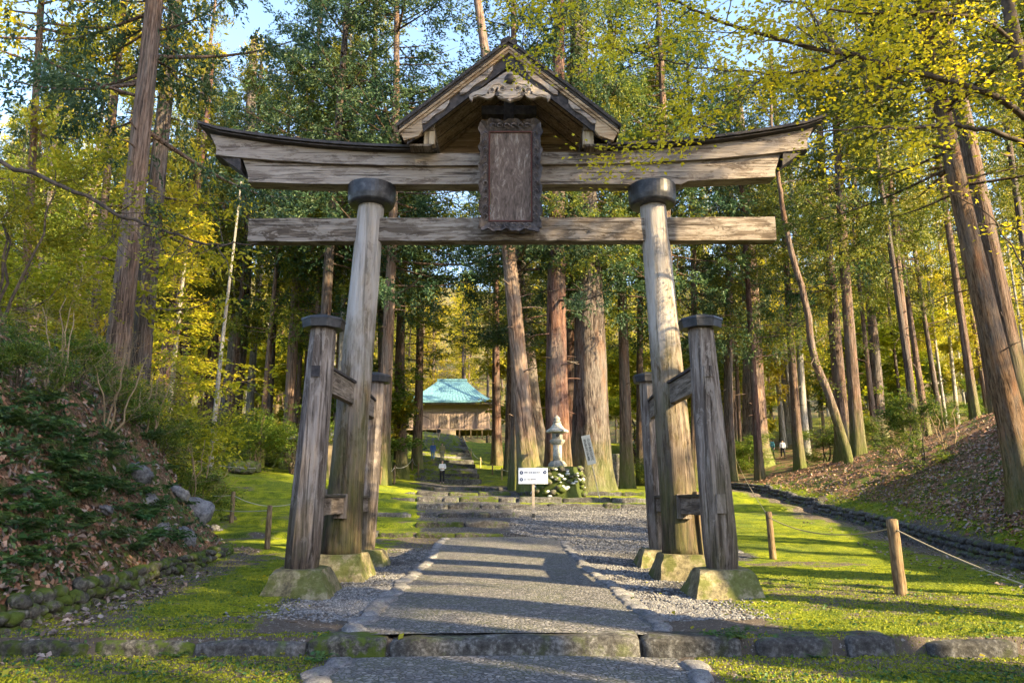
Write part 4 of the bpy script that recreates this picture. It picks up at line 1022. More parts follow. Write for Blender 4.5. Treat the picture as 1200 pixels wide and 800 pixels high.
for nm, bx, by, d, tx, ty, wpx, kind, crn, lb in NT_:
    p = hit(bx, by) if by else onground(bx, d)
    d = p.y; diam = wpx/889*d
    py0 = by or 540
    ln = lean_of(bx, py0, tx, ty, d)
    if nm == 'leaning_tree': H_ = 20 if wpx > 20 else 12
    else: H_ = 34 if wpx > 20 else random.uniform(27, 33)
    if 'pale_tree' == nm: H_ = 14
    tree(nm, p, kind, diam, crn, lb, (ln, random.uniform(-.01, .01)), H_, cs=1.6 if bx in WIDE else 1.0); taken.append((p.x, p.y, diam))
    print(nm, [round(c, 1) for c in p], round(diam, 2), round(ln, 2))

for px, d, kind, crn, lb in ((334, 47, 'cedar', crHd[0], 'tall dark cedar rising above the left end of the top beam'), (372, 41, 'grey', crHd[1], 'tall cedar rising above the left wing of the top beam'), (418, 47, 'cedar', crH[0], 'cedar rising above the left capital'), (446, 40, 'cedar', crHd[0], 'dark cedar behind the rear left post, crown above the left gable eave'), (606, 41, 'cedar', crHd[1], 'cedar behind the leaning grey cedar, crown above the gable'), (735, 44, 'cedar', crH[2], 'cedar rising behind the right gable eave'), (795, 42, 'cedar', crHd[0], 'cedar rising behind the right wing of the top beam')):
    p = onground(px, d); tree('cedar_tree', p, kind, .8, crn, lb, (0, 0), 35, cs=1.45); taken.append((p.x, p.y, .8))
# further forest
def ok(x, y, r):
    if abs(x-float(pcx(y))) < (3.6 if y < 104 else 9): return False
    if y < 60 and -3 < x-float(pcx(y)) < 6 : return False
    if 103 < y < 124 and abs(x+9) < 9: return False
    q = 600+889*x/y; u_ = .55*x+.83*y
    if 52 < u_ < 63 and 1 < x < 38 and y < 80: return False
    if y < 112 and 462 < q < 592: return False
    if r < 2 and y < 112 and 440 < q < 612: return False
    return all((x-a)**2+(y-b)**2 > (r+c*.5)**2 for a, b, c in taken)
zones = [ # n, y range, x/y range, kinds, crowns, diam, label
 (34, (42, 66), (-.80, .42), ['cedar', 'cedar', 'grey', 'red'], crM+crH[:1]+crM, (.4, .8)),
 (16, (36, 66), (.42, .85), ['cedar', 'cedar', 'grey', 'pale'], crM, (.35, .7)),
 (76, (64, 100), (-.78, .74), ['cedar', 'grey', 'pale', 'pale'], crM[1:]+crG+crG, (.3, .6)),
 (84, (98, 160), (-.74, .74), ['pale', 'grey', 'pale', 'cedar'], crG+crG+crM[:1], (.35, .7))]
for zi, (n, yr, xr, kinds, crs, dr) in enumerate(zones):
    c = 0; tries = 0
    while c < n and tries < 4000:
        tries += 1
        y = random.uniform(*yr); x = random.uniform(*xr)*y
        if not ok(x, y, 1.5): continue
        side = 'left' if x < pcx(y) else 'right'
        lb = 'forest cedar %s the gate, %s of the path' % (['in the nearer rows behind', 'in the nearer rows behind', 'in the middle rows behind', 'in the farthest rows behind'][zi], side)
        tree('cedar_tree', (x, y, Hs(x, y)), random.choice(kinds), random.uniform(*dr), random.choice(crs), lb, (random.gauss(0, .02), random.gauss(0, .02)), random.uniform(25, 34), 'forest cedars behind the gate, %s, row %s' % (side, ['nearer', 'nearer', 'middle', 'farthest'][zi]), cs=random.uniform(.7, 1.1))
        taken.append((x, y, .6)); c += 1
for k in range(40):
    y = random.uniform(124, 205); x = P(random.uniform(425, 655), 500, y).x
    tree('cedar_tree', (x, y, Hs(x, y)), 'grey', .7, random.choice(crG+crM), 'cedar on the wooded slope rising behind the shrine hall', (0, 0), random.uniform(26, 33), 'cedars on the slope behind the shrine hall', cs=1.25)
# understorey
c = 0; tries = 0
while c < 70 and tries < 3000:
    tries += 1
    y = random.uniform(52, 110); x = random.uniform(-.72, .72)*y
    if x > 0 and y < 66: continue
    if not ok(x, y, 1.8): continue
    side = 'left' if x < pcx(y) else 'right'
    rt = empty('small_tree', (x, y, Hs(x, y)), random.uniform(0, 6.28)); s = random.uniform(.6, 1.9); rt.scale = (s, s, s)
    tag(rt, 'sunlit yellow-green understorey tree among the cedar trunks on the %s of the path' % side, 'small tree', 'understorey trees, '+side)
    link('crown', random.choice(brG+brG+brS), rt); c += 1
# hedge-like bushes under the forest edge
for k in range(40):
    y = random.uniform(36, 62); x = random.choice([-1, 1])*random.uniform(.13, .68)*y
    if x > 0 and y < 50: continue
    if x < 0 and y < 45 and x > -16: continue
    if 425 < 600+889*x/y < 625: continue
    side = 'left' if x < 0 else 'right'
    rt = empty('bush', (x, y, Hs(x, y)-.1), random.uniform(0, 6.28)); s = random.uniform(.45, .9); rt.scale = (s*1.3, s*1.3, s)
    tag(rt, 'low leafy bush under the forest edge on the %s' % side, 'bush', 'bushes under the forest edge, '+side)
    link('foliage', random.choice(shN), rt)
# ---------------------------------------------------------------- trees standing right of and behind the camera: they shade the gate
OFF = [(14.5, 0.5, 1.0), (19, -6.5, 1.1), (19, 5.5, 1.0), (26, 1, 1.1), (27, -11, 1.1), (13, -7, .95), (36, 2, 1.1), (22, -14, 1.0), (42, -4, 1.1), (12.8, 5.0, 1.05), (15.2, 8.6, 1.05), (12.0, 1.6, 1.05), (24, -6.5, 1.0), (30, -13, 1.05), (21.5, -9.5, 1.0), (17, -3.5, .95)]
for x, y, s in OFF:
    tree('cedar_tree', (x, y, Hs(x, y)), random.choice(['cedar', 'grey']), .9, random.choice(crH+crHd), 'tall cedar of the row to the right, beside the camera, shading the gate', (0, 0), 32*s, 'cedars shading the gate from the right', cs=1.15)

# ---------------------------------------------------------------- near broadleaf tree reaching in from the right
def spline(pts, n=24):
    pts = np.array(pts, float); t = np.linspace(0, len(pts)-1, n); k = np.arange(len(pts))
    o = np.stack([np.interp(t, k, pts[:, i]) for i in range(3)], 1)
    for _ in range(3): o[1:-1] = (o[:-2]+2*o[1:-1]+o[2:])/4
    return o
rng = np.random.default_rng(5)
bt = tag(empty('beech_tree', tuple(onground(1330, 10.5))), 'near broadleaf tree reaching in at upper right with dark limbs and yellow-green leaves', 'tree')
off = np.array(bt.location)
tmb = MB(); limb = MB(); tips = []
tp_ = spline([tuple(onground(1330, 10.5)-Vector((0, 0, .3))), P(1300, 400, 10.5), P(1245, 230, 10.5), P(1205, 110, 10.4), P(1183, 20, 10.3), P(1150, -220, 10.2), P(1130, -420, 10)], 40)-off
add_tube(tmb, tp_, np.linspace(.17, .05, 40), 12)
link('trunk', tmb.mesh('trunk', M['twig']), bt)
limbs = [([P(1232, 190, 10.4), P(1200, 128, 9.8), P(1150, 104, 9.4), P(1100, 92, 9.2), P(1050, 80, 9), P(1000, 64, 8.8), P(930, 52, 8.6), P(870, 34, 8.4), P(820, 14, 8.2), P(770, -8, 8.0)], .055, .012, 26),
         ([P(1238, 215, 10.4), P(1200, 163, 9.6), P(1150, 150, 9.4), P(1110, 146, 9.2), P(1060, 150, 9.1), P(1010, 149, 9.0), P(955, 156, 8.9)], .045, .010, 6),
         ([P(1000, 64, 8.8), P(960, 84, 9.2), P(900, 86, 9.6), P(820, 80, 10), P(740, 62, 10.4), P(660, 45, 10.8)], .022, .006, 22),
         ([P(1190, 50, 10.3), P(1150, 20, 10), P(1090, 14, 9.8), P(1010, 16, 9.6), P(940, 6, 9.4), P(860, -10, 9.2)], .035, .008, 20),
         ([P(985, 62, 8.8), P(960, 28, 8.9), P(935, -5, 9.0), P(920, -40, 9)], .02, .008, 10),
         ([P(1160, -150, 10.2), P(1050, -90, 10), P(940, -70, 9.8), P(820, -50, 10), P(700, -30, 10.4), P(620, -5, 10.8)], .04, .008, 24),
         ([P(1205, 120, 10.4), P(1240, 60, 9.6), P(1180, 55, 9.2), P(1120, 30, 9)], .03, .006, 14),
         ([P(900, 86, 9.6), P(860, 120, 9.8), P(800, 145, 10), P(770, 170, 10)], .012, .004, 10),
         ([P(1210, 330, 10.4), P(1160, 250, 10.6), P(1100, 220, 10.8), P(1040, 195, 11)], .012, .004, 5)]
for pts, r0, r1, nt in limbs:
    s = spline(pts, 34)-off; s += rng.normal(size=s.shape)*.012
    add_tube(limb, s, np.linspace(r0, r1, 34), 7, caps=False)
    for k in range(nt):
        i = rng.integers(4, 34); d = s[min(i, 33)]-s[max(i-3, 0)]; d = d/np.linalg.norm(d)+rng.normal(size=3)*.8; d[2] *= .35
        grow(limb, s[i], d, rng.uniform(.45, 1.1), max(.006, r1*.8), 1, tips, .3, 0, 6, 3, .6, .02, .0025)
    tips += [(q, None) for q in s[22:]] if nt > 6 else []
lm = link('branches', limb.mesh('branches', M['twig']), bt)
tp = np.array([q for q, _ in tips]); n = 12500; ixx = rng.integers(0, len(tp), n)
Cc, Nn = sprays(tp, ixx, .42, .075)
mb = MB(); flat_leaves(mb, Cc, Nn, .074*rng.uniform(.6, 1.3, n), .046*rng.uniform(.8, 1.2, n), 0, np.clip(rng.random(len(tp))[ixx]*.5+rng.random(n)*.5, 0, 1))
link('leaves', mb.mesh('leaves', M['beech_leaf']), bt)

# ---------------------------------------------------------------- shrubs and young trees of the left bank
def shrub(px, d, s, me, label, dz=-.1, cat='shrub', name='shrub', sz=1.0):
    p = onground(px, d); rt = empty(name, (p.x, p.y, p.z+dz), random.uniform(0, 6.28)); rt.scale = (s, s, s*sz)
    tag(rt, label, cat); link('foliage', me, rt); return rt
SH = [(5, 11.5, .32, shN[0], 'dark leafy shrub at the left edge of the picture on the fern bank'),
      (70, 14.0, .32, shN[1], 'dense green shrub on the crest of the left bank, second from the left edge'),
      (130, 16.0, .34, shN[2], 'glossy green shrub on the bank crest above the fern patch'),
      (185, 18.0, .32, shN[0], 'green shrub with pale undersides on the bank above the pale rocks'),
      (228, 19.5, .38, shN[1], 'small dark shrub at the nose of the left bank with twigs spreading right'),
      (-30, 16, 1.0, shG[0], 'tall yellow shrub crossing the left edge of the picture'),
      (75, 21, 1.0, shG[1], 'tall yellow shrub behind the bank, left of the big dark trunk'),
      (150, 26.0, 1.3, shG[0], 'tall yellow-green shrub in front of the big dark trunk'),
      (120, 20, .9, shN[2], 'green shrub half way up behind the bank below the yellow ones'),
      (205, 27.0, .9, shN[1], 'green shrub left of the thin whitish stem'),
      (15, 24.0, 2.3, shG[1], 'yellow tree-like shrub in the upper left corner'),
      (292, 38, .8, shN[2], 'dark evergreen shrub beside the large leaning cedar by the moss lawn'),
      (338, 40, 1.1, shN[0], 'dark evergreen shrub behind the front left post')]
for px, d, s, me, lb in SH: shrub(px, d, s, me, lb)
for px, d, s, lb in ((120, 14.5, .7, 'bare twiggy bush above the fern patch'), (40, 12.5, .7, 'bare twiggy bush on the bank crest near the left edge'), (170, 17, .7, 'bare twiggy bush between the fern patch and the blue-grey rocks'), (225, 19.0, .75, 'bare twiggy bush spreading over the moss lawn')):
    shrub(px, d, s, shB[0], lb, cat='bush', name='bare_bush')
p = hit(985, 520); rt = empty('bare_bush', (p.x, p.y, p.z)); rt.scale = (1.1, 1.1, 1.1); tag(rt, 'bare pink-brown twiggy bush on the right bank beside the thin leaning tree', 'bush'); link('foliage', shB[1], rt)
for k, (px, d, s) in enumerate(((1085, 27, .7), (1120, 29, .9), (1060, 32, .8))):
    shrub(px, d, s, shB[k % 2] if k else shN[1], ['small leafy green bush on the right bank crest left of the dark cedar', 'bare bush on the crest near the dark cedar', 'smaller bare bush along the right bank crest'][k], cat='bush', name='bush')

# dark limb reaching to the left end of the lower tie beam
mb = MB(); tips = []
lt = tag(empty('overhanging_branch', tuple(P(-40, 180, 12.6))), 'dark crooked branch reaching from the left shrubs to the left end of the lower beam', 'branch'); off = np.array(lt.location)
s = spline([P(-40, 180, 12.6), P(40, 205, 12.4), P(95, 225, 12.3), P(140, 252, 12.2), P(185, 268, 12.2), P(225, 284, 12.2), P(262, 286, 12.2), P(300, 284, 12.3)], 30)-off
s += rng.normal(size=s.shape)*.022
add_tube(mb, s, np.linspace(.045, .012, 30), 7, caps=False)
for k in range(16):
    i = rng.integers(3, 29); grow(mb, s[i], (rng.normal(), rng.normal()*.5, rng.normal()*.6), rng.uniform(.5, 1.1), .012, 1, tips, .4, 0, 6, 3, .7, .05)
link('limb', mb.mesh('limb', M['twig']), lt)
tp = np.array([q for q, _ in tips]); n = 420; ixx = rng.integers(0, len(tp), n); m2 = MB()
flat_leaves(m2, tp[ixx]+rng.normal(size=(n, 3))*.09, np.array([0, 0, 1.0])+rng.normal(size=(n, 3))*.5, .07, .045); link('leaves', m2.mesh('leaves', M['gold_leaf']), lt)

# ---------------------------------------------------------------- ground scatter
def normals(x, y):
    e = .05; zx = (H(x+e, y)-H(x-e, y))/(2*e); zy = (H(x, y+e)-H(x, y-e))/(2*e)
    N = np.stack([-zx, -zy, np.ones_like(zx)], 1); return N/np.linalg.norm(N, axis=1)[:, None]
def scatter(name, n, xr, yr, keep, size, mat, label, cat, up=.015, tilt=.35, curl=.3, aspect=.62, upright=False, droop=0):
    y = 1/rng.uniform(1/yr[1], 1/yr[0], n); x = rng.uniform(*xr, n) if not callable(xr) else xr(y, n)
    k = keep(x, y) > rng.random(n); x = x[k]; y = y[k]; m = len(x)
    z = ground_full(x, y)+up; N = normals(x, y)+rng.normal(size=(m, 3))*tilt; L = size*rng.uniform(.55, 1.35, m); mb = MB()
    if upright: leaves(mb, np.stack([x, y, z], 1), np.array([0, 0, 1.0])+rng.normal(size=(m, 3))*.8, L, L*aspect*.5, 0, None, droop)
    else: flat_leaves(mb, np.stack([x, y, z+L*.12], 1), N, L, L*aspect, 0, None, curl)
    return tag(link(name, mb.mesh(name, mat)), label, cat, kind='stuff')
def k_right(x, y):
    s = x-edgeR(y); return np.where(s > .12, sm(s, .1, .9)*(1-.75*np.exp(-((y-27)/6)**2)*np.exp(-(s/2.2)**2))*np.clip(fbm(x, y, .8, 41)*2.2-.15, 0, 1), .0)
scatter('fallen_leaves', 90000, lambda y, n: edgeR(y)+rng.uniform(0, 13, n), (8, 48), k_right, .105, M['litter'], 'brown fallen leaves covering the right bank', 'leaves', tilt=.45)
scatter('fallen_leaves', 26000, lambda y, n: edgeR(y)+rng.uniform(0, 9, n), (8, 40), k_right, .12, M['litter_grey'], 'pale curled fallen leaves on the right bank', 'leaves', tilt=.5)
def k_left(x, y): return np.where((edgeL(y)-x > .05), np.clip(fbm(x, y, 1.1, 51)*2.4-.45, 0, 1)*np.where(edgeL(y)-x < 2.2, 1, .6), 0)
scatter('fallen_leaves', 20000, lambda y, n: edgeL(y)-rng.uniform(0, 5, n), (4.5, 21), k_left, .10, M['litter'], 'brown leaves lying among the ferns of the left bank', 'leaves', tilt=.5)
scatter('fallen_leaves', 4200, lambda y, n: edgeL(y)-rng.uniform(0, 2.6, n), (4.5, 21), k_left, .14, M['litter_grey'], 'large pale curled leaves on the left bank', 'leaves', tilt=.6, up=.03, aspect=.42, curl=.5)
def k_left2(x, y): return np.where((edgeL(y)-x > .15), np.clip(1.5-fbm(x, y, 1.1, 51)*2.2, 0, 1), 0)
scatter('ground_cover', 42000, lambda y, n: edgeL(y)-rng.uniform(0, 6, n), (4.5, 22), k_left2, .085, M['ivy_leaf'], 'dark green ground cover leaves on the left bank', 'ground cover', up=.05, tilt=.6)
def k_rg(x, y):
    s = x-edgeR(y); return np.where(s > .1, np.exp(-((y-27)/8)**2)*np.exp(-(s/2.5)**2)+.12*np.exp(-(s/1.2)**2), 0)
scatter('ground_cover', 26000, lambda y, n: edgeR(y)+rng.uniform(0, 6, n), (10, 45), k_rg, .08, M['moss_tuft'], 'green plants on the lower edge of the right bank', 'ground cover', up=.03, tilt=.6)
def is_moss(x, y):
    dx = np.abs(x-pathx(y)); g = np.where((y > 8.2) & (y < 19), sm(dx, 2.6, 3.4), sm(dx, 1.75, 1.9))
    g = np.where((y >= 17) & (y < 33) & (x > -.6) & (x < 5.8), 0, g)
    return np.where((x > edgeL(y)+.1) & (x < edgeR(y)-.5), g, 0)*np.clip(1.6*(1-fbm(x, y, .35, 31)*1.0), 0, 1)
scatter('moss', 240000, lambda y, n: rng.uniform(-.72, .72, n)*y, (5.5, 34), is_moss, .030, M['moss_tuft'], 'short yellow-green moss tufts covering the lawns', 'moss', up=.004, upright=True, aspect=.9)
scatter('moss', 26000, lambda y, n: rng.uniform(-.8, .8, n)*y, (5.8, 16), lambda x, y: is_moss(x, y)*np.clip(fbm(x, y, 1.6, 61)*3-1.2, 0, 1), .045, M['fern_leaf'], 'small green weeds in the moss near the step', 'weeds', up=.01, tilt=.6)
scatter('fallen_leaves', 330, lambda y, n: rng.uniform(-.7, .7, n)*y, (5.8, 26), lambda x, y: np.where((x > edgeL(y)) & (x < edgeR(y)), .8-.62*(np.abs(x-pathx(y)) < 1.7), 0), .07, M['gold_leaf'], 'scattered yellow and brown leaves on path and moss', 'leaves', up=.03)
scatter('fallen_leaves', 5000, lambda y, n: np.where(rng.random(n) < .6, edgeR(y)-rng.uniform(.1, 2.2, n), edgeL(y)+rng.uniform(.1, .8, n)), (6, 26), lambda x, y: np.clip(fbm(x, y, .9, 77)*2.6-.9, 0, 1), .085, M['litter_grey'], 'pale leaves gathered along the ditches beside the lawns', 'leaves', up=.02)

mb = MB()
for k in range(420):
    y = 1/rng.uniform(1/30, 1/6.0); x = rng.uniform(-.7, .7)*y; a = rng.uniform(0, 6.28); L = rng.uniform(.06, .26)
    xx = x+np.array([0, .5, 1])*L*math.cos(a); yy = y+np.array([0, .5, 1])*L*math.sin(a); zz = ground_full(xx, yy)+.012+rng.random(3)*.02
    if abs(x-float(pathx(y))) < 1.7 and rng.random() < .7: continue
    add_tube(mb, np.stack([xx, yy, zz], 1), rng.uniform(.0015, .004), 4)
tag(link('fallen_twigs', mb.mesh('fallen_twigs', M['twig'])), 'small fallen twigs strewn over the moss and banks', 'twigs', kind='stuff')
# gravel stones
def gravel(n, xr, yr, keep, size, label):
    y = 1/rng.uniform(1/yr[1], 1/yr[0], n); x = xr(y, n); k = keep(x, y) > rng.random(n); x = x[k]; y = y[k]; m = len(x)
    z = ground_full(x, y)+.004; base = np.array([[1, 0, 0], [0, 1, 0], [-1, 0, 0], [0, -1, 0], [0, 0, .75], [0, 0, -.75]], float)
    s = size*rng.uniform(.5, 1.3, (m, 1, 1)); V = base[None]*(1+rng.normal(size=(m, 6, 1))*.18)*s*np.array([1, .8, .7])
    a = rng.uniform(0, 6.28, m); c, s_ = np.cos(a)[:, None], np.sin(a)[:, None]
    V = np.stack([V[..., 0]*c-V[..., 1]*s_, V[..., 0]*s_+V[..., 1]*c, V[..., 2]], -1)+np.stack([x, y, z], 1)[:, None]
    f = np.array([[0, 1, 4], [1, 2, 4], [2, 3, 4], [3, 0, 4], [1, 0, 5], [2, 1, 5], [3, 2, 5], [0, 3, 5]])
    F = (np.arange(m)[:, None, None]*6+f[None]).reshape(-1, 3); mb = MB(); mb.add(V.reshape(-1, 3), F, 0, np.repeat(rng.random(m), 6))
    tag(link('gravel', mb.mesh('gravel', M['gravel'])), label, 'gravel', kind='stuff')
gravel(26000, lambda y, n: pathx(y)+rng.choice([-1, 1], n)*(1.78+np.abs(rng.normal(size=n))*.55), (9.0, 19.5), lambda x, y: (np.abs(x-pathx(y)) < 3.5)*np.clip(fbm(x, y, 1.2, 71)*3-.6, 0, 1), .026, 'loose grey gravel between the path edging and the pedestals')
gravel(16000, lambda y, n: rng.uniform(-.4, 5.6, n), (18.5, 31), lambda x, y: (x-pathx(y) > np.where(y < 21.7, 1.75, .2))*1.0, .04, 'grey gravel area right of the steps')

# cobble walls
ico = bmesh.new(); bmesh.ops.create_icosphere(ico, subdivisions=2, radius=.5); IV = np.array([v.co[:] for v in ico.verts]); IF = np.array([[v.index for v in f.verts] for f in ico.faces]); ico.free()
def stones_mesh(name, items, mat, parent=None):
    mb = MB()
    for (x, y, z, sx, sy, sz) in items:
        q = IV*np.array([1, 1, 1]); r = np.random.default_rng(int(abs(x*1000+y*77+z*31)) % 99999); k = r.normal(size=(5, 3)); f = np.ones(len(q))
        for kk in k: f += .10*np.sin(q@kk*3+kk[0]*9)
        q = q*f[:, None]; q = q*np.array([sx, sy, sz]); a = r.uniform(-.5, .5); c, s = math.cos(a), math.sin(a)
        q = np.stack([q[:, 0]*c-q[:, 1]*s, q[:, 0]*s+q[:, 1]*c, q[:, 2]], 1); mb.add(q+np.array([x, y, z]), IF)
    return link(name, mb.mesh(name, mat), parent)
it = []; y = 3.9
while y < 20.2:
    w = random.uniform(.11, .25); x = float(edgeL(y+w/2))
    for zz in (.0, .13, .25):
        if zz > .2 and random.random() < .4: continue
        hh = random.uniform(.13, .21); it.append((x+.05-zz*.18+random.uniform(-.03, .03), y+w/2+random.uniform(-.04, .04), zz+(-.14 if y < 7.9 else 0)+random.uniform(-.02, .02), random.uniform(.2, .32), w*1.05, hh))
    y += w*.92
tag(stones_mesh('cobble_wall', it, M['stone_moss']), 'low mossy retaining wall of rounded cobbles at the foot of the left fern bank', 'cobble wall')
it = []; y = 6.0
while y < 52:
    w = random.uniform(.16, .30)*(1 if y < 25 else 1.6); x = float(edgeR(y+w/2)); zb = float(Hbase(x, y))
    for zz in (-.04, .12, .27):
        it.append((x+.03+zz*.25+random.uniform(-.03, .03), y+w/2, zb+zz+random.uniform(-.02, .02), .26, w*1.05, random.uniform(.15, .2)))
    y += w*.93
tag(stones_mesh('ditch_wall', it, M['stone_dark']), 'dark stone wall of the ditch along the foot of the right leaf-covered bank', 'stone wall')
for k, (px, py, s, lb) in enumerate(((225, 600, .75, 'largest blue-grey rock on the nose of the left bank'), (205, 580, .4, 'blue-grey rock uppermost on the nose of the left bank'), (250, 622, .45, 'pale rock low on the nose of the left bank by the cobble wall'), (268, 610, .5, 'mossy rock at the tip of the left bank'), (190, 622, .32, 'small grey rock among leaves below the blue-grey rocks'), (243, 590, .4, 'grey rock with moss on the ridge of the bank nose'), (160, 560, .5, 'grey rock on the upper left bank below the shrubs'), (215, 632, .38, 'pale angular rock just above the cobble wall near the bank nose'), (238, 610, .4, 'blue-grey rock between the largest rock and the mossy tip rock'), (120, 600, .3, 'small rock among ferns halfway up the left bank'), (175, 590, .42, 'rock left of the uppermost blue-grey rock'))):
    p = hit(px, py); o = link('rock', rough_block(s, s*.8, s*.7, seed=40+k, amp=.10, cuts=4, mat=M['stone_moss'] if k in (3, 5) else M['stone'], name='rock', scale=2.4, round_=.15), None, (p.x, p.y, p.z-s*.3))
    o.rotation_euler = (.3, .4, k); tag(o, lb, 'rock')
p = hit(287, 553); o = link('boulder', rough_block(1.35, .9, .62, seed=51, amp=.12, cuts=6, mat=M['stone_moss'], name='boulder', scale=1.6, round_=.2), None, (p.x, p.y, p.z-.1)); tag(o, 'rounded dark boulder with a mossy top on the left lawn', 'boulder')

# ferns
def fern_mesh(seed, n=9, L=.42):
    r = np.random.default_rng(seed); mb = MB()
    for k in range(n):
        a = k/n*6.283+r.normal()*.25; l = L*r.uniform(.7, 1.15); t = np.linspace(0, 1, 14); h = l*(.75*t-.72*t**2.2)*r.uniform(.8, 1.3); rr = l*t
        P_ = np.stack([np.cos(a)*rr, np.sin(a)*rr, h+.01], 1); add_tube(mb, P_, np.linspace(.004, .0015, 14), 3, 0, caps=False, rnd=.2)
        S = np.array([-math.sin(a), math.cos(a), -.12])
        for sd in (-1, 1):
            w_ = .30*l*np.sin(np.clip(t*1.02+.10, 0, 1)*math.pi)**.8*(1-t*.35); D = sd*S+np.array([math.cos(a), math.sin(a), 0])*.35
            leaves(mb, P_[1:]+D[None]*w_[1:, None]*.5, np.repeat(D[None], 13, 0)+r.normal(size=(13, 3))*.08, w_[1:], .030*l/.42, 0, np.full(13, r.random()))
    return mb.mesh('fern', M['fern_leaf'])
ferns = [fern_mesh(s, 7+s) for s in range(4)]
def fern(p, s, lb, g=None):
    o = link('fern', random.choice(ferns), None, p); o.scale = (s, s, s); o.rotation_euler = (random.uniform(-.2, .2), random.uniform(-.2, .2), random.uniform(0, 6)); tag(o, lb, 'fern', g)
for px, py, s, lb in ((372, 778, .55, 'bright fern growing below the kerb left of the path'), (205, 772, .5, 'pale fern at the foot of the dark kerb on the left'), (232, 776, .35, 'small fern right of the pale fern by the dark kerb'), (865, 760, .6, 'fern at the right end of the kerb slabs'), (835, 762, .4, 'small fern tucked under the right kerb slab'), (1098, 770, .4, 'fern by the kerb rocks at lower right'), (955, 772, .35, 'leafy fern between the grey kerb rocks')):
    fern(hit(px, py), s, lb)
for k in range(130):
    px, py = random.uniform(-10, 250), random.uniform(470, 690)
    p = hit(px, py)
    if float(edgeL(p.y))-p.x < .25 or p.y > 19: continue
    fern((p.x, p.y, p.z+.03), random.uniform(.8, 1.5), 'green fern among others on the left bank slope', 'ferns on the left bank')

# ---------------------------------------------------------------- rope fences
t = NT('fence_post_wood'); n_ = t.noise(t.coord('Object', (1, 1, .12)), 40, 6, .6)
M['fence'] = t.surf(t.ramp(n_, [(.35, (.07, .045, .025)), (.6, (.22, .15, .085)), (.75, (.33, .25, .16))]), .85, t.bump(n_, .6, .01))
M['rope'] = NT('rope_fibre').surf((.34, .29, .20), .8); M['rope_white'] = NT('pale_rope').surf((.36, .36, .34), .8)
M['fence_pale'] = NT('pale_post_wood').surf((.42, .31, .15), .8)
def fpost(p, h, r, lb, lean=0, mat='fence', g=None):
    bm = bmesh.new(); frustum(bm, (0, 0, -.1), r*1.05, (0, 0, h), r*.95, 14, 0, 8, .12)
    bmesh.ops.bevel(bm, geom=[e for e in bm.edges if min(v.co.z for v in e.verts) > h-.001], offset=r*.18, segments=2, affect='EDGES')
    for v in bm.verts: v.co += Vector((mnoise.noise(v.co*7+p), mnoise.noise(v.co*7-p), 0))*.008
    o = bm_obj('fence_post', bm, M[mat], None, True); o.location = p; o.rotation_euler = (0, lean, 0); tag(o, lb, 'fence post', g); return Vector(p)+Vector((math.sin(lean)*h, 0, h*.88))
def rope(a, b, sag, r, lb, mat='rope', g=None):
    a, b = Vector(a), Vector(b); n = 18; pts = [tuple(a.lerp(b, k/n)-Vector((0, 0, 4*sag*(k/n)*(1-k/n)))-a) for k in range(n+1)]
    mb = MB(); add_tube(mb, pts, r, 6); o = link('rope', mb.mesh('rope', M[mat]), None, a); tag(o, lb, 'rope', g)
p1 = hit(1056, 697); p2 = hit(906, 655)
a1 = fpost(p1, 1.08, .085, 'thick round fence post standing on the right lawn, nearest the camera', -.02); a2 = fpost(p2, 1.05, .075, 'round fence post on the right lawn just right of the front right gate post', -.03)
p3 = onground(1330, 8.0); a3 = P(1260, 705, 8.8)
rope(a1, a3, .06, .010, 'rope running from the nearest right post out of the picture'); rope(a2, a1, .22, .010, 'rope sagging between the two posts on the right lawn')
a2b = fpost(hit(862, 545), .9, .06, 'slim fence post beside the foot of the tall orange-lit cedar')
rope(a2b, a2, .25, .009, 'slack rope behind the front right gate post')
b1 = fpost(hit(313, 643), 1.08, .07, 'dark fence post by the tip of the left bank'); b2 = fpost(onground(273, 25), 1.0, .07, 'dark fence post on the left lawn, second from the bank tip')
b3 = fpost(onground(224, 33), .9, .075, 'yellowish fence post left of the large leaning cedar', mat='fence_pale'); b4 = fpost(onground(360, 24), 1.0, .07, 'fence post half hidden behind the front left gate post')
b0 = P(215, 590, 22); b5 = P(300, 548, 33)
rope(b1, b0, .10, .011, 'pale rope running left from the dark post at the bank tip', 'rope_white'); rope(b2, b4, .28, .011, 'pale rope sagging across the left lawn up to the gate post', 'rope_white')
rope(b2, P(212, 578, 25), .05, .011, 'pale rope running left from the second lawn post', 'rope_white'); rope(b3, b5, .10, .012, 'pale rope between the yellowish post and the mossy boulder', 'rope_white')
fp = []
for k, (px, py) in enumerate(((588, 562), (606, 558), (563, 548), (552, 536), (490, 560), (483, 552), (462, 566), (446, 568), (725, 556), (752, 560), (543, 522), (577, 556))):
    p = hit(px, py); where = ['right of the far steps near the dark cedar', 'behind the signboard left', 'right of the far steps', 'right of the far steps, higher up', 'left of the far steps', 'left of the far steps beside the mossy cedar foot', 'left terrace near the mossy cedar', 'left terrace beside the grey cedar', 'right of the huge grey cedar', 'seen left of the rear right gate post', 'highest on the right of the far steps', 'under the slim reddish cedar'][k]
    fp.append(fpost(p, .95, .055, 'small fence post '+where, 0, 'fence_pale' if k in (0, 2, 3, 10) else 'fence'))
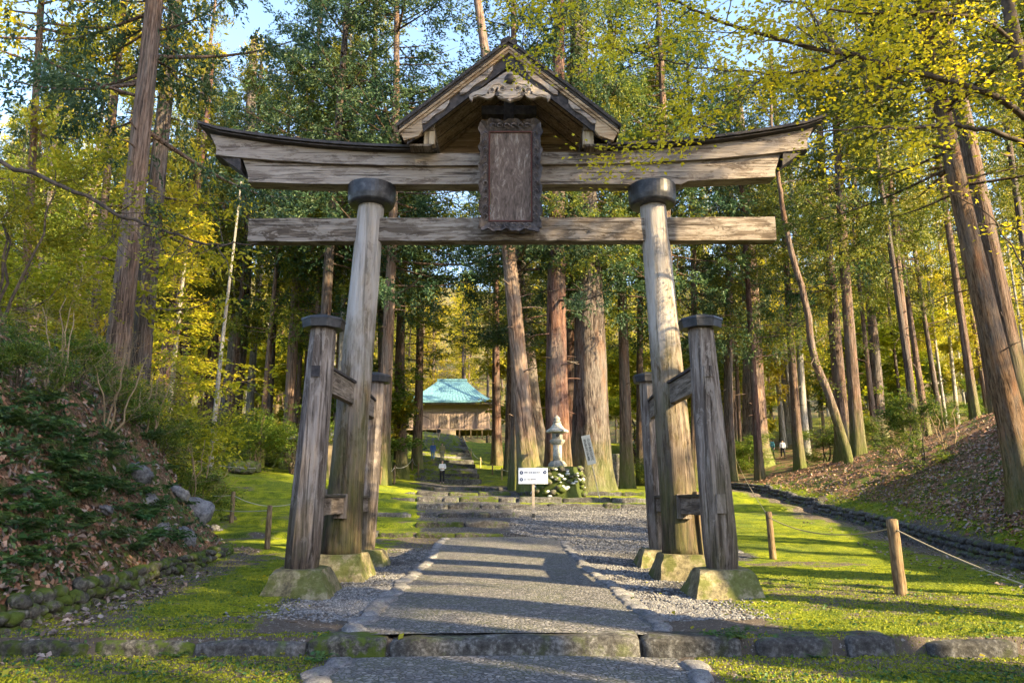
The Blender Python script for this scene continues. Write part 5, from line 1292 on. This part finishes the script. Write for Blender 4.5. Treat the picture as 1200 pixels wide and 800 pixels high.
for a, b, lb in ((0, 1, 'rope loop behind the signboard'), (11, 0, 'pale rope scallops at the foot of the dark cedar'), (2, 3, 'rope along the right side of the far steps'), (3, 10, 'rope along the upper right side of the far steps'), (2, 11, 'rope under the slim reddish cedar'), (4, 5, 'rope left of the far steps'), (5, 6, 'rope beside the mossy cedar foot'), (6, 7, 'rope on the left terrace'), (8, 9, 'rope right of the huge grey cedar')):
    rope(fp[a], fp[b], .28, .016, lb, 'rope_white')

# ---------------------------------------------------------------- signs
M['white'] = NT('white_board').surf((.78, .82, .90), .4); M['ink'] = NT('dark_blue_ink').surf((.03, .05, .14), .6); M['black'] = NT('black_ink').surf((.03, .03, .03), .6)
M['signpost'] = wood('sign_post_wood', 'z', (.35, .27, .20), (.50, .41, .32), (.58, .50, .40), .0, .1)
M['greyboard'] = NT('weathered_white_board').surf((.38, .37, .33), .7)
def text(s, size, loc, parent, mat, name='lettering', align='LEFT'):
    c = bpy.data.curves.new(name, 'FONT'); c.body = s; c.size = size; c.extrude = .001; c.align_x = align; c.align_y = 'CENTER'; c.offset = size*.012; c.space_line = .92
    tmp = bpy.data.objects.new('tmp', c); C.objects.link(tmp); dg = bpy.context.evaluated_depsgraph_get()
    me = bpy.data.meshes.new_from_object(tmp.evaluated_get(dg)); bpy.data.objects.remove(tmp); me.name = name; me.materials.clear(); me.materials.append(mat)
    o = link(name, me, parent, loc); o.rotation_euler = (math.pi/2, 0, 0); return o
p = hit(625, 607); print('sign', p)
sc_ = p.y/889
sg = tag(empty('signboard', p), 'white rectangular signboard with dark blue writing on a single pale wooden post', 'sign'); 
SW, SH_ = 34.5*sc_, 18.5*sc_; zb = (607-568)*sc_; HT = SH_
bm = bmesh.new(); bm_box(bm, -.045, .045, -.03, .03, .0, zb+HT*.9); bm_obj('post', bm, M['signpost'], sg, bevel=.006)
bm = bmesh.new(); bm_box(bm, -.055, .055, -.04, .04, -.05, .16); bm_obj('post_foot', bm, M['black'], sg)
bm = bmesh.new(); bm_box(bm, -SW/2, SW/2, -.062, -.034, zb, zb+HT); bd = bm_obj('board', bm, M['white'], sg, bevel=.005)
def disc(x, z, r, y=-.066, mat='ink', hole=True):
    bm = bmesh.new(); bmesh.ops.create_cone(bm, cap_ends=True, segments=24, radius1=r, radius2=r, depth=.004)
    for v in bm.verts: v.co = Vector((v.co.x+x, y+v.co.z, v.co.y+z))
    o = bm_obj('icon', bm, M[mat], bd); return o
disc(-SW*.40, zb+HT*.70, SW*.062); disc(SW*.40, zb+HT*.72, SW*.062); disc(-SW*.40, zb+HT*.27, SW*.058)
def arrow(x, z, r, dx, dz):
    bm = bmesh.new(); vs = [bm.verts.new((x+a*dx+b*dz, -.070, z+a*dz-b*dx)) for a, b in ((r, 0), (-r*.6, r*.7), (-r*.2, 0), (-r*.6, -r*.7))]; bm.faces.new(vs); bm_obj('arrow', bm, M['white'], bd)
arrow(-SW*.40, zb+HT*.70, SW*.035, 0, 1); arrow(SW*.40, zb+HT*.72, SW*.035, 1, 0); arrow(-SW*.40, zb+HT*.27, SW*.035, -1, 0)
text('拝殿 本殿 御手洗池入口', SW*.066, (-SW*.31, -.064, zb+HT*.70), bd, M['ink']); text('約3分', SW*.045, (SW*.20, -.064, zb+HT*.50), bd, M['ink']); text('旧参道 資料館', SW*.066, (-SW*.31, -.064, zb+HT*.27), bd, M['ink'])
p = hit(703, 586, 20); s_ = p.y/889; print('notice', p)
nb = tag(empty('notice_board', p), 'tall narrow white notice with two written columns on a thin stick by the huge cedar', 'notice'); nb.rotation_euler = (R(-3), R(-11.5), 0)
bm = bmesh.new(); frustum(bm, (0, 0, -.05), .022, (0, 0, 56*s_), .02, 8); bm_obj('stick', bm, M['signpost'], nb)
Hn0, Hn1, Wn = 41*s_, 76*s_, 10.5*s_
bm = bmesh.new(); bm_box(bm, -Wn/2, Wn/2, -.045, -.022, Hn0, Hn1); nbb = bm_obj('board', bm, M['greyboard'], nb, bevel=.003)
text('\n'.join('白山平泉寺旧境内'), (Hn1-Hn0)/9.6, (Wn*.20, -.048, (Hn0+Hn1)/2), nbb, M['black'], align='CENTER'); text('\n'.join('国史跡境内火気厳禁'), (Hn1-Hn0)/11.2, (-Wn*.22, -.048, (Hn0+Hn1)/2), nbb, M['black'], align='CENTER')

# ---------------------------------------------------------------- lantern on its stone mound
p = hit(656, 584, 20); p = Vector((p.x, p.y+1.0, Hs(p.x, p.y+1.0))); s_ = p.y/889; print('lantern', p)
zt = (586-548)*s_+EYE-p.z        # top of mound above its foot
M['whitestone'] = stone('white_stone', (.25, .25, .25), (.45, .45, .44), (.62, .62, .60), .05, 8)
it = []
for k in range(130):
    a = random.uniform(-3.6, .5); t = random.random()**.8; rx = 31*s_*(1-.18*t); ry = 1.0*(1-.2*t); q = random.uniform(.16, .34)
    it.append((math.cos(a)*rx, math.sin(a)*ry, t*zt*.97, q*1.2, q, q*.85))
md = tag(empty('rock_mound', p), 'mound of piled rocks with mossy top and white stones carrying the lantern', 'stone mound')
bm = bmesh.new(); frustum(bm, (0, 0, -.2), 30*s_, (0, 0, zt), 24*s_, 20, 0, 6); bmesh.ops.scale(bm, vec=(1, 1/(30*s_), 1), verts=bm.verts[:])
for v in bm.verts: v.co += Vector((mnoise.noise(v.co*2), mnoise.noise(v.co*2+Vector((5, 0, 0))), .6*mnoise.noise(v.co*2.5)))*.14
M["mosstop"] = stone('mossy_earth', (.012, .018, .006), (.03, .042, .008), (.07, .09, .014), .9, 5.0, (.035, .048, .008))
bm_obj('earth_core', bm, M['mosstop'], md, True)
[stones_mesh('boulder', [q], M['stone_moss'], md) for q in it[:64]]; [stones_mesh('white_stone', [(x*1.04, y*1.04, z, a*.6, b*.6, c*.5)], M['whitestone'], md) for x, y, z, a, b, c in it[64:112]]
ln = tag(empty('stone_lantern', (p.x-.02, p.y, p.z+zt-.04)), 'pale stone lantern with curved roof and pointed finial on the rock mound', 'stone lantern')
U = (548-485)*s_/1.0; print('lantern h', U)
def lathe(name, prof, seg, parent, mat, rot=0, smooth=False):
    bm = bmesh.new(); rings = [[bm.verts.new((math.cos(rot+2*math.pi*i/seg)*r*U, math.sin(rot+2*math.pi*i/seg)*r*U, z*U)) for i in range(seg)] for r, z in prof]
    for a, b in zip(rings, rings[1:]):
        for i in range(seg): bm.faces.new((a[i], a[(i+1) % seg], b[(i+1) % seg], b[i]))
    bm.faces.new(rings[0][::-1]); bm.faces.new(rings[-1]); return bm_obj(name, bm, M[mat], parent, smooth)
lathe('base', [(.17, 0), (.175, .07), (.15, .11), (.11, .14)], 6, ln, 'lantern'); lathe('shaft', [(.088, .14), (.082, .43)], 12, ln, 'lantern', smooth=True)
lathe('platform', [(.09, .432), (.13, .47), (.145, .50), (.145, .53), (.10, .545)], 6, ln, 'lantern')
fb = lathe('fire_box', [(.10, .545), (.105, .62), (.10, .665)], 6, ln, 'lantern')
bm = bmesh.new(); bmesh.ops.create_cone(bm, cap_ends=True, segments=16, radius1=.032*U, radius2=.032*U, depth=.03)
for v in bm.verts: v.co = Vector((v.co.x, -.098*U+v.co.z, v.co.y+.605*U))
bm_obj('window', bm, M['black'], fb)
rf = lathe('lantern_roof', [(.19, .665), (.215, .675), (.21, .705), (.14, .745), (.095, .80), (.07, .85)], 6, ln, 'lantern')
lathe('finial', [(.075, .85), (.08, .875), (.045, .885), (.062, .92), (.055, .95), (.02, .985), (.004, 1.0)], 16, ln, 'lantern', smooth=True)
p = hit(722, 526, 25, 60); o = link('standing_stone', rough_block(1.15, .35, 2.2, seed=61, amp=.08, cuts=5, mat=M['stone_dark'], name='standing_stone', taper=.2, scale=1.3), None, onground(722, 50)); tag(o, 'dark upright memorial stone seen between the huge cedar and the rear right post', 'memorial stone')

# ---------------------------------------------------------------- shrine hall at the top of the steps
bx_, by_ = P(529, 500, 114).x, 114.0
fl = EYE+ray(529, 509)[1]*by_-.3; print('hall', bx_, fl, Hs(bx_, by_))
t = NT('weathered_hall_boards'); n_ = t.noise(t.coord('Object', (1, 1, .12)), 9, 7, .6, .3); n2_ = t.noise(t.coord('Object'), .8, 4, .6)
M['hall'] = t.surf(t.mix(n2_, t.ramp(n_, [(.35, (.13, .095, .085)), (.55, (.26, .20, .18)), (.72, (.38, .30, .26))]), (.28, .21, .18)), .85)
M['hall_light'] = NT('hall_plaster').surf((.27, .215, .155), .85)
t = NT('copper_patina'); n_ = t.noise(t.coord('Object', (1, .25, .25)), 6, 6, .6)
M['copper'] = t.surf(t.ramp(n_, [(.35, (.08, .17, .22)), (.6, (.12, .25, .31)), (.8, (.20, .32, .36))]), .5)
hall = tag(empty('shrine_hall', (bx_, by_, fl)), 'wooden shrine hall with patina blue-green hipped roof at the top of the steps', 'shrine hall')
m_ = by_/889; W = 97*m_/2*.93; D = 4.2; eave = (508-472)*m_; top = (508-441)*m_
bm = bmesh.new(); bm_box(bm, -W, W, -D, D, .75, eave+.3); bm_obj('wall', bm, M['hall'], hall)
bm = bmesh.new(); bm_box(bm, -W, W, -D-.06, -D-.003, eave*.72, eave*.98)
bm_obj('frieze', bm, M['hall_light'], hall)
for k in range(8):
    x = -W+2*W*k/7; bm = bmesh.new(); bm_box(bm, x-.11, x+.11, -D-.14, -D+.08, -.6, eave); bm_obj('column', bm, M['hall'], hall)
for x in (-2*W/7*.5, 2*W/7*.5):
    bm = bmesh.new(); bm_box(bm, x-.62, x+.62, -D-.17, -D-.13, .85, eave*.60); dr = bm_obj('door', bm, M['post'], hall)
    bm = bmesh.new()
    for q in range(6): bm_box(bm, x-.6+q*.2+.06, x-.6+q*.2+.12, -D-.20, -D-.173, 1.5, eave*.58)
    bm_obj('lattice', bm, M['blackwood'], dr)
for k in range(7):
    x = -W+2*W*(k+.5)/7; bm = bmesh.new(); bm_box(bm, x-W/7+.16, x+W/7-.16, -D-.09, -D-.02, .85, eave*.66); pn = bm_obj('wall_panel', bm, M['hall'], hall)
    bm = bmesh.new()
    for q in range(4): bm_box(bm, x-W/7+.2+q*(2*W/7-.4)/3-.02, x-W/7+.2+q*(2*W/7-.4)/3+.02, -D-.12, -D-.093, .87, eave*.65)
    bm_obj('batten', bm, M['post'], pn)
bm = bmesh.new(); bm_box(bm, -W-.9, W+.9, -D-1.3, D+.8, .52, .70); vr = bm_obj('veranda', bm, M['hall'], hall)
bm = bmesh.new()
for k in range(9): bm_box(bm, -W-.8+k*(2*W+1.6)/8-.09, -W-.8+k*(2*W+1.6)/8+.09, -D-1.2, -D-1.0, -.8, .515)
bm_obj('veranda_posts', bm, M['post'], vr)
bm = bmesh.new()
for k in range(4): bm_box(bm, -1.1, 1.1, -D-1.35-.3*(4-k), -D-1.35-.3*(3-k)-.002, -.4, .13*(k+1)-.02)
bm_obj('front_steps', bm, M['hall_light'], hall)
# roof with concave slopes and hipped ends
bm = bmesh.new(); ex, ey, rx = W+1.2, D+1.7, 18.5*m_/1.0*.93; NR = 10; rings = []
for k in range(NR+1):
    t_ = k/NR; f = t_; zz = eave-.15+(top-eave+.15)*(t_**1.25); x = ex+(rx-ex)*f; y_ = ey*(1-f)+.12*f; lift = .30*(1-t_)**3
    rings.append([bm.verts.new(c) for c in ((-x, -y_, zz+lift), (-x*.5, -y_, zz), (0, -y_, zz), (x*.5, -y_, zz), (x, -y_, zz+lift), (x, y_, zz+lift), (0, y_, zz), (-x, y_, zz+lift))])
for a, b in zip(rings, rings[1:]):
    for i in range(8): bm.faces.new((a[i], a[(i+1) % 8], b[(i+1) % 8], b[i]))
bm.faces.new(rings[-1]); bm.faces.new(rings[0][::-1]); rfo = bm_obj('roof', bm, M['copper'], hall)
mb = MB()
for q in range(-11, 12):
    f_ = q/11.5; pts = [(f_*(ex+(rx-ex)*t_), -(ey*(1-t_)+.12*t_)-.01, eave-.15+(top-eave+.15)*(t_**1.25)+.03+.30*(1-t_)**3*max(0, abs(f_)*2-1)) for t_ in np.linspace(0, 1, 9)]
    add_tube(mb, pts, .022, 4)
link('roof_seams', mb.mesh('roof_seams', M['copper']), rfo)
bm = bmesh.new(); bm_box(bm, -rx-.1, rx+.1, -.25, .25, top-.02, top+.28); bm_obj('roof_ridge', bm, M['copper'], rfo, bevel=.03)
bm = bmesh.new(); bm_box(bm, -ex+.25, ex-.25, -ey+.25, ey-.25, eave-.32, eave-.17); bm_obj('eaves', bm, M['post'], hall)

# small hut glimpsed between the front left post and the main pillar
p = onground(378, 42); hut = tag(empty('small_hut', (p.x, p.y, p.z)), 'small hut with pale grey roof glimpsed between the left posts', 'hut')
bm = bmesh.new(); bm_box(bm, -1.6, 1.6, -1, 1, -.3, 1.9); bm_obj('wall', bm, M['hall_light'], hut)
bm = bmesh.new(); bm_prism(bm, [(-2, 1.85), (2, 1.85), (2, 1.95), (0, 2.7), (-2, 1.95)], -1.3, 1.3); bm_obj('roof', bm, M['stone'], hut)
# ---------------------------------------------------------------- people
def skin(name, verts, edges, radii, mat, parent=None, sub_=1, root=0):
    me = bpy.data.meshes.new(name); me.from_pydata(verts, edges, []); me.update()
    o = bpy.data.objects.new(name, me); C.objects.link(o); o.parent = parent
    me.materials.append(mat)
    md_ = o.modifiers.new('skin', 'SKIN'); md_.use_smooth_shade = True
    for i, d in enumerate(me.skin_vertices[0].data):
        r = radii[i]; d.radius = r if hasattr(r, '__len__') else (r, r); d.use_root = (i == root)
    s = o.modifiers.new('sub', 'SUBSURF'); s.levels = sub_; s.render_levels = sub_
    return o
skinm = NT('skin').surf((.50, .32, .24), .6)
def person(p, face, top, trousers, hair, label, h=1.65, stride=.16, arms='down', hair_long=False, bag=None):
    k = h/1.65; rt = tag(empty('person', p, face), label, 'person'); S = lambda v: tuple(c*k for c in v)
    # front is -Y
    V = []; E = []; Rr = []
    def v(c, r, par=None):
        V.append(S(c)); Rr.append(tuple(q*k for q in r) if hasattr(r, '__len__') else r*k)
        if par is not None: E.append((par, len(V)-1))
        return len(V)-1
    pel = v((0, 0, .90), (.135, .095)); wa = v((0, 0, 1.05), (.115, .085), pel); ch = v((0, .01, 1.24), (.145, .10), wa); nk0 = v((0, .01, 1.36), (.08, .06), ch); nk = v((0, 0, 1.42), .048, nk0)
    h1 = v((0, -.01, 1.49), (.066, .075), nk); h2 = v((0, -.012, 1.56), (.074, .088), h1); h3 = v((0, -.005, 1.625), (.05, .06), h2); nose = v((0, -.108, 1.525), .011, h1)
    A = {}
    for s in (-1, 1):
        hp = v((s*.09, 0, .86), .088, pel); kn = v((s*.10, -stride*s*.5-.02, .48), .056, hp); an = v((s*.10, -stride*s*.9+.02, .085), .036, kn); to = v((s*.115, -stride*s*.9-.13, .035), .032, an)
        sh = v((s*.175, .01, 1.32), .052, ch)
        if arms == 'front' : el = (s*.22, -.06, 1.08); wr = (s*.10, -.22, 1.05)
        elif arms == 'swing': el = (s*.23, .05*s, 1.07); wr = (s*.24, -.12*s-.06, .86)
        else: el = (s*.225, .03, 1.07); wr = (s*.235, -.04, .84)
        e_ = v(el, .038, sh); w_ = v(wr, .025, e_); d = (Vector(wr)-Vector(el)).normalized(); pm_ = Vector(wr)+d*.05; pa = v(tuple(pm_), (.034, .018), w_)
        side = Vector((0, 1, 0)) if arms != 'front' else Vector((0, 0, 1))
        for q in range(4):
            base = pm_+side*(q-1.5)*.018+d*.035; m1 = v(tuple(base), .009, pa); m2 = v(tuple(base+d*.03+Vector((-s*.008, 0, 0))), .008, m1); v(tuple(base+d*(.05+.008*(q in (1, 2)))+Vector((-s*.018, 0, 0))), .0065, m2)
        tb = v(tuple(Vector(wr)+d*.03-side*.03), .010, pa); v(tuple(Vector(wr)+d*.065-side*.04), .008, tb)
        A[s] = dict(hp=V[hp], kn=V[kn], an=V[an], sh=V[sh], el=V[e_], wr=V[w_])
    skin('body', V, E, Rr, skinm, rt, 2)
    mt = NT('jacket_cloth').surf(top, .85); mtr = NT('trouser_cloth').surf(trousers, .85); mh = NT('hair').surf(hair, .6); sh_ = NT('shoe').surf((.08, .08, .09), .6)
    Vj = [S((0, 0, .84)), S((0, 0, .98)), S((0, .005, 1.14)), S((0, .01, 1.28)), S((0, .01, 1.37))]; Rj = [(.175*k, .125*k), (.155*k, .115*k), (.155*k, .115*k), (.165*k, .115*k), (.075*k, .065*k)]; Ej = [(0, 1), (1, 2), (2, 3), (3, 4)]
    for s in (-1, 1):
        i = len(Vj); Vj += [A[s]['sh'], A[s]['el'], tuple(Vector(A[s]['el']).lerp(Vector(A[s]['wr']), .9))]; Rj += [.075*k, .058*k, .042*k]; Ej += [(3, i), (i, i+1), (i+1, i+2)]
    skin('jacket', Vj, Ej, Rj, mt, rt, 2)
    Vt = [S((0, 0, .93))]; Rt = [(.15*k, .11*k)]; Et = []
    for s in (-1, 1):
        i = len(Vt); Vt += [A[s]['hp'], A[s]['kn'], tuple(Vector(A[s]['an'])+Vector((0, 0, .03)))]; Rt += [.105*k, .072*k, .055*k]; Et += [(0, i), (i, i+1), (i+1, i+2)]
    skin('trousers', Vt, Et, Rt, mtr, rt, 2)
    for s in (-1, 1):
        a = Vector(A[s]['an']); skin('shoe', [tuple(a+Vector((0, .03, -.035))), tuple(a+Vector((.01*s, -.06, -.045))), tuple(a+Vector((.02*s, -.16, -.052)))], [(0, 1), (1, 2)], [.048*k, .046*k, .036*k], sh_, rt, 1)
    Vh = [S((0, .025, 1.535)), S((0, .022, 1.60)), S((0, -.015, 1.645))]; Rh = [(.084*k, .082*k), (.083*k, .088*k), (.05*k, .07*k)]; Eh = [(0, 1), (1, 2)]
    if hair_long: Vh += [S((0, .06, 1.45)), S((0, .085, 1.34))]; Rh += [(.085*k, .05*k), (.07*k, .03*k)]; Eh += [(0, 3), (3, 4)]
    skin('hair', Vh, Eh, Rh, mh, rt, 2)
    bm = bmesh.new()
    for s in (-1, 1):
        r_ = bmesh.ops.create_uvsphere(bm, u_segments=8, v_segments=6, radius=.010*k)
        for q in r_['verts']: q.co += Vector(S((s*.03, -.086, 1.545)))
    bm_obj('eyes', bm, M['black'], rt, True)
    if bag:
        bg_ = bmesh.new(); bm_box(bg_, -.13, .13, .11, .25, .98, 1.33); bo = bm_obj('backpack', bg_, NT('bag_cloth').surf(bag, .8), None, bevel=.04); bo.location = p; bo.rotation_euler = (0, 0, face); tag(bo, 'small backpack worn by the visitor', 'backpack')
    return rt
WH = (.72, .73, .76); BK = (.02, .02, .025)
person(hit(518, 567, 40, 75), 0.1, WH, BK, BK, 'person in a white jacket and black trousers nearest on the far steps', 1.66, .18, 'front', True)
person(hit(507, 540, 60, 100), math.pi, (.06, .14, .45), (.10, .22, .50), (.45, .42, .40), 'person in blue jacket and jeans, left of the pair climbing the steps', 1.62, .16)
person(hit(518, 541, 60, 100), math.pi, (.42, .36, .20), (.36, .33, .28), (.10, .07, .05), 'person in mustard jacket and beige trousers, right of the pair climbing the steps', 1.68, .2)
person(hit(514, 518, 80, 112), math.pi-.5, (.05, .045, .05), (.55, .42, .32), BK, 'person in a dark top and light trousers, highest on the steps before the hall', 1.62, .22, 'swing')
person(hit(905, 537, 30, 100), math.pi, (.05, .17, .20), (.05, .06, .08), BK, 'person in a teal jacket walking away by the tall cedar, left of two', 1.72, .2)
person(hit(918, 537, 30, 100), math.pi, (.66, .66, .72), BK, BK, 'person in a white top walking away by the tall cedar, right of two', 1.60, .2)
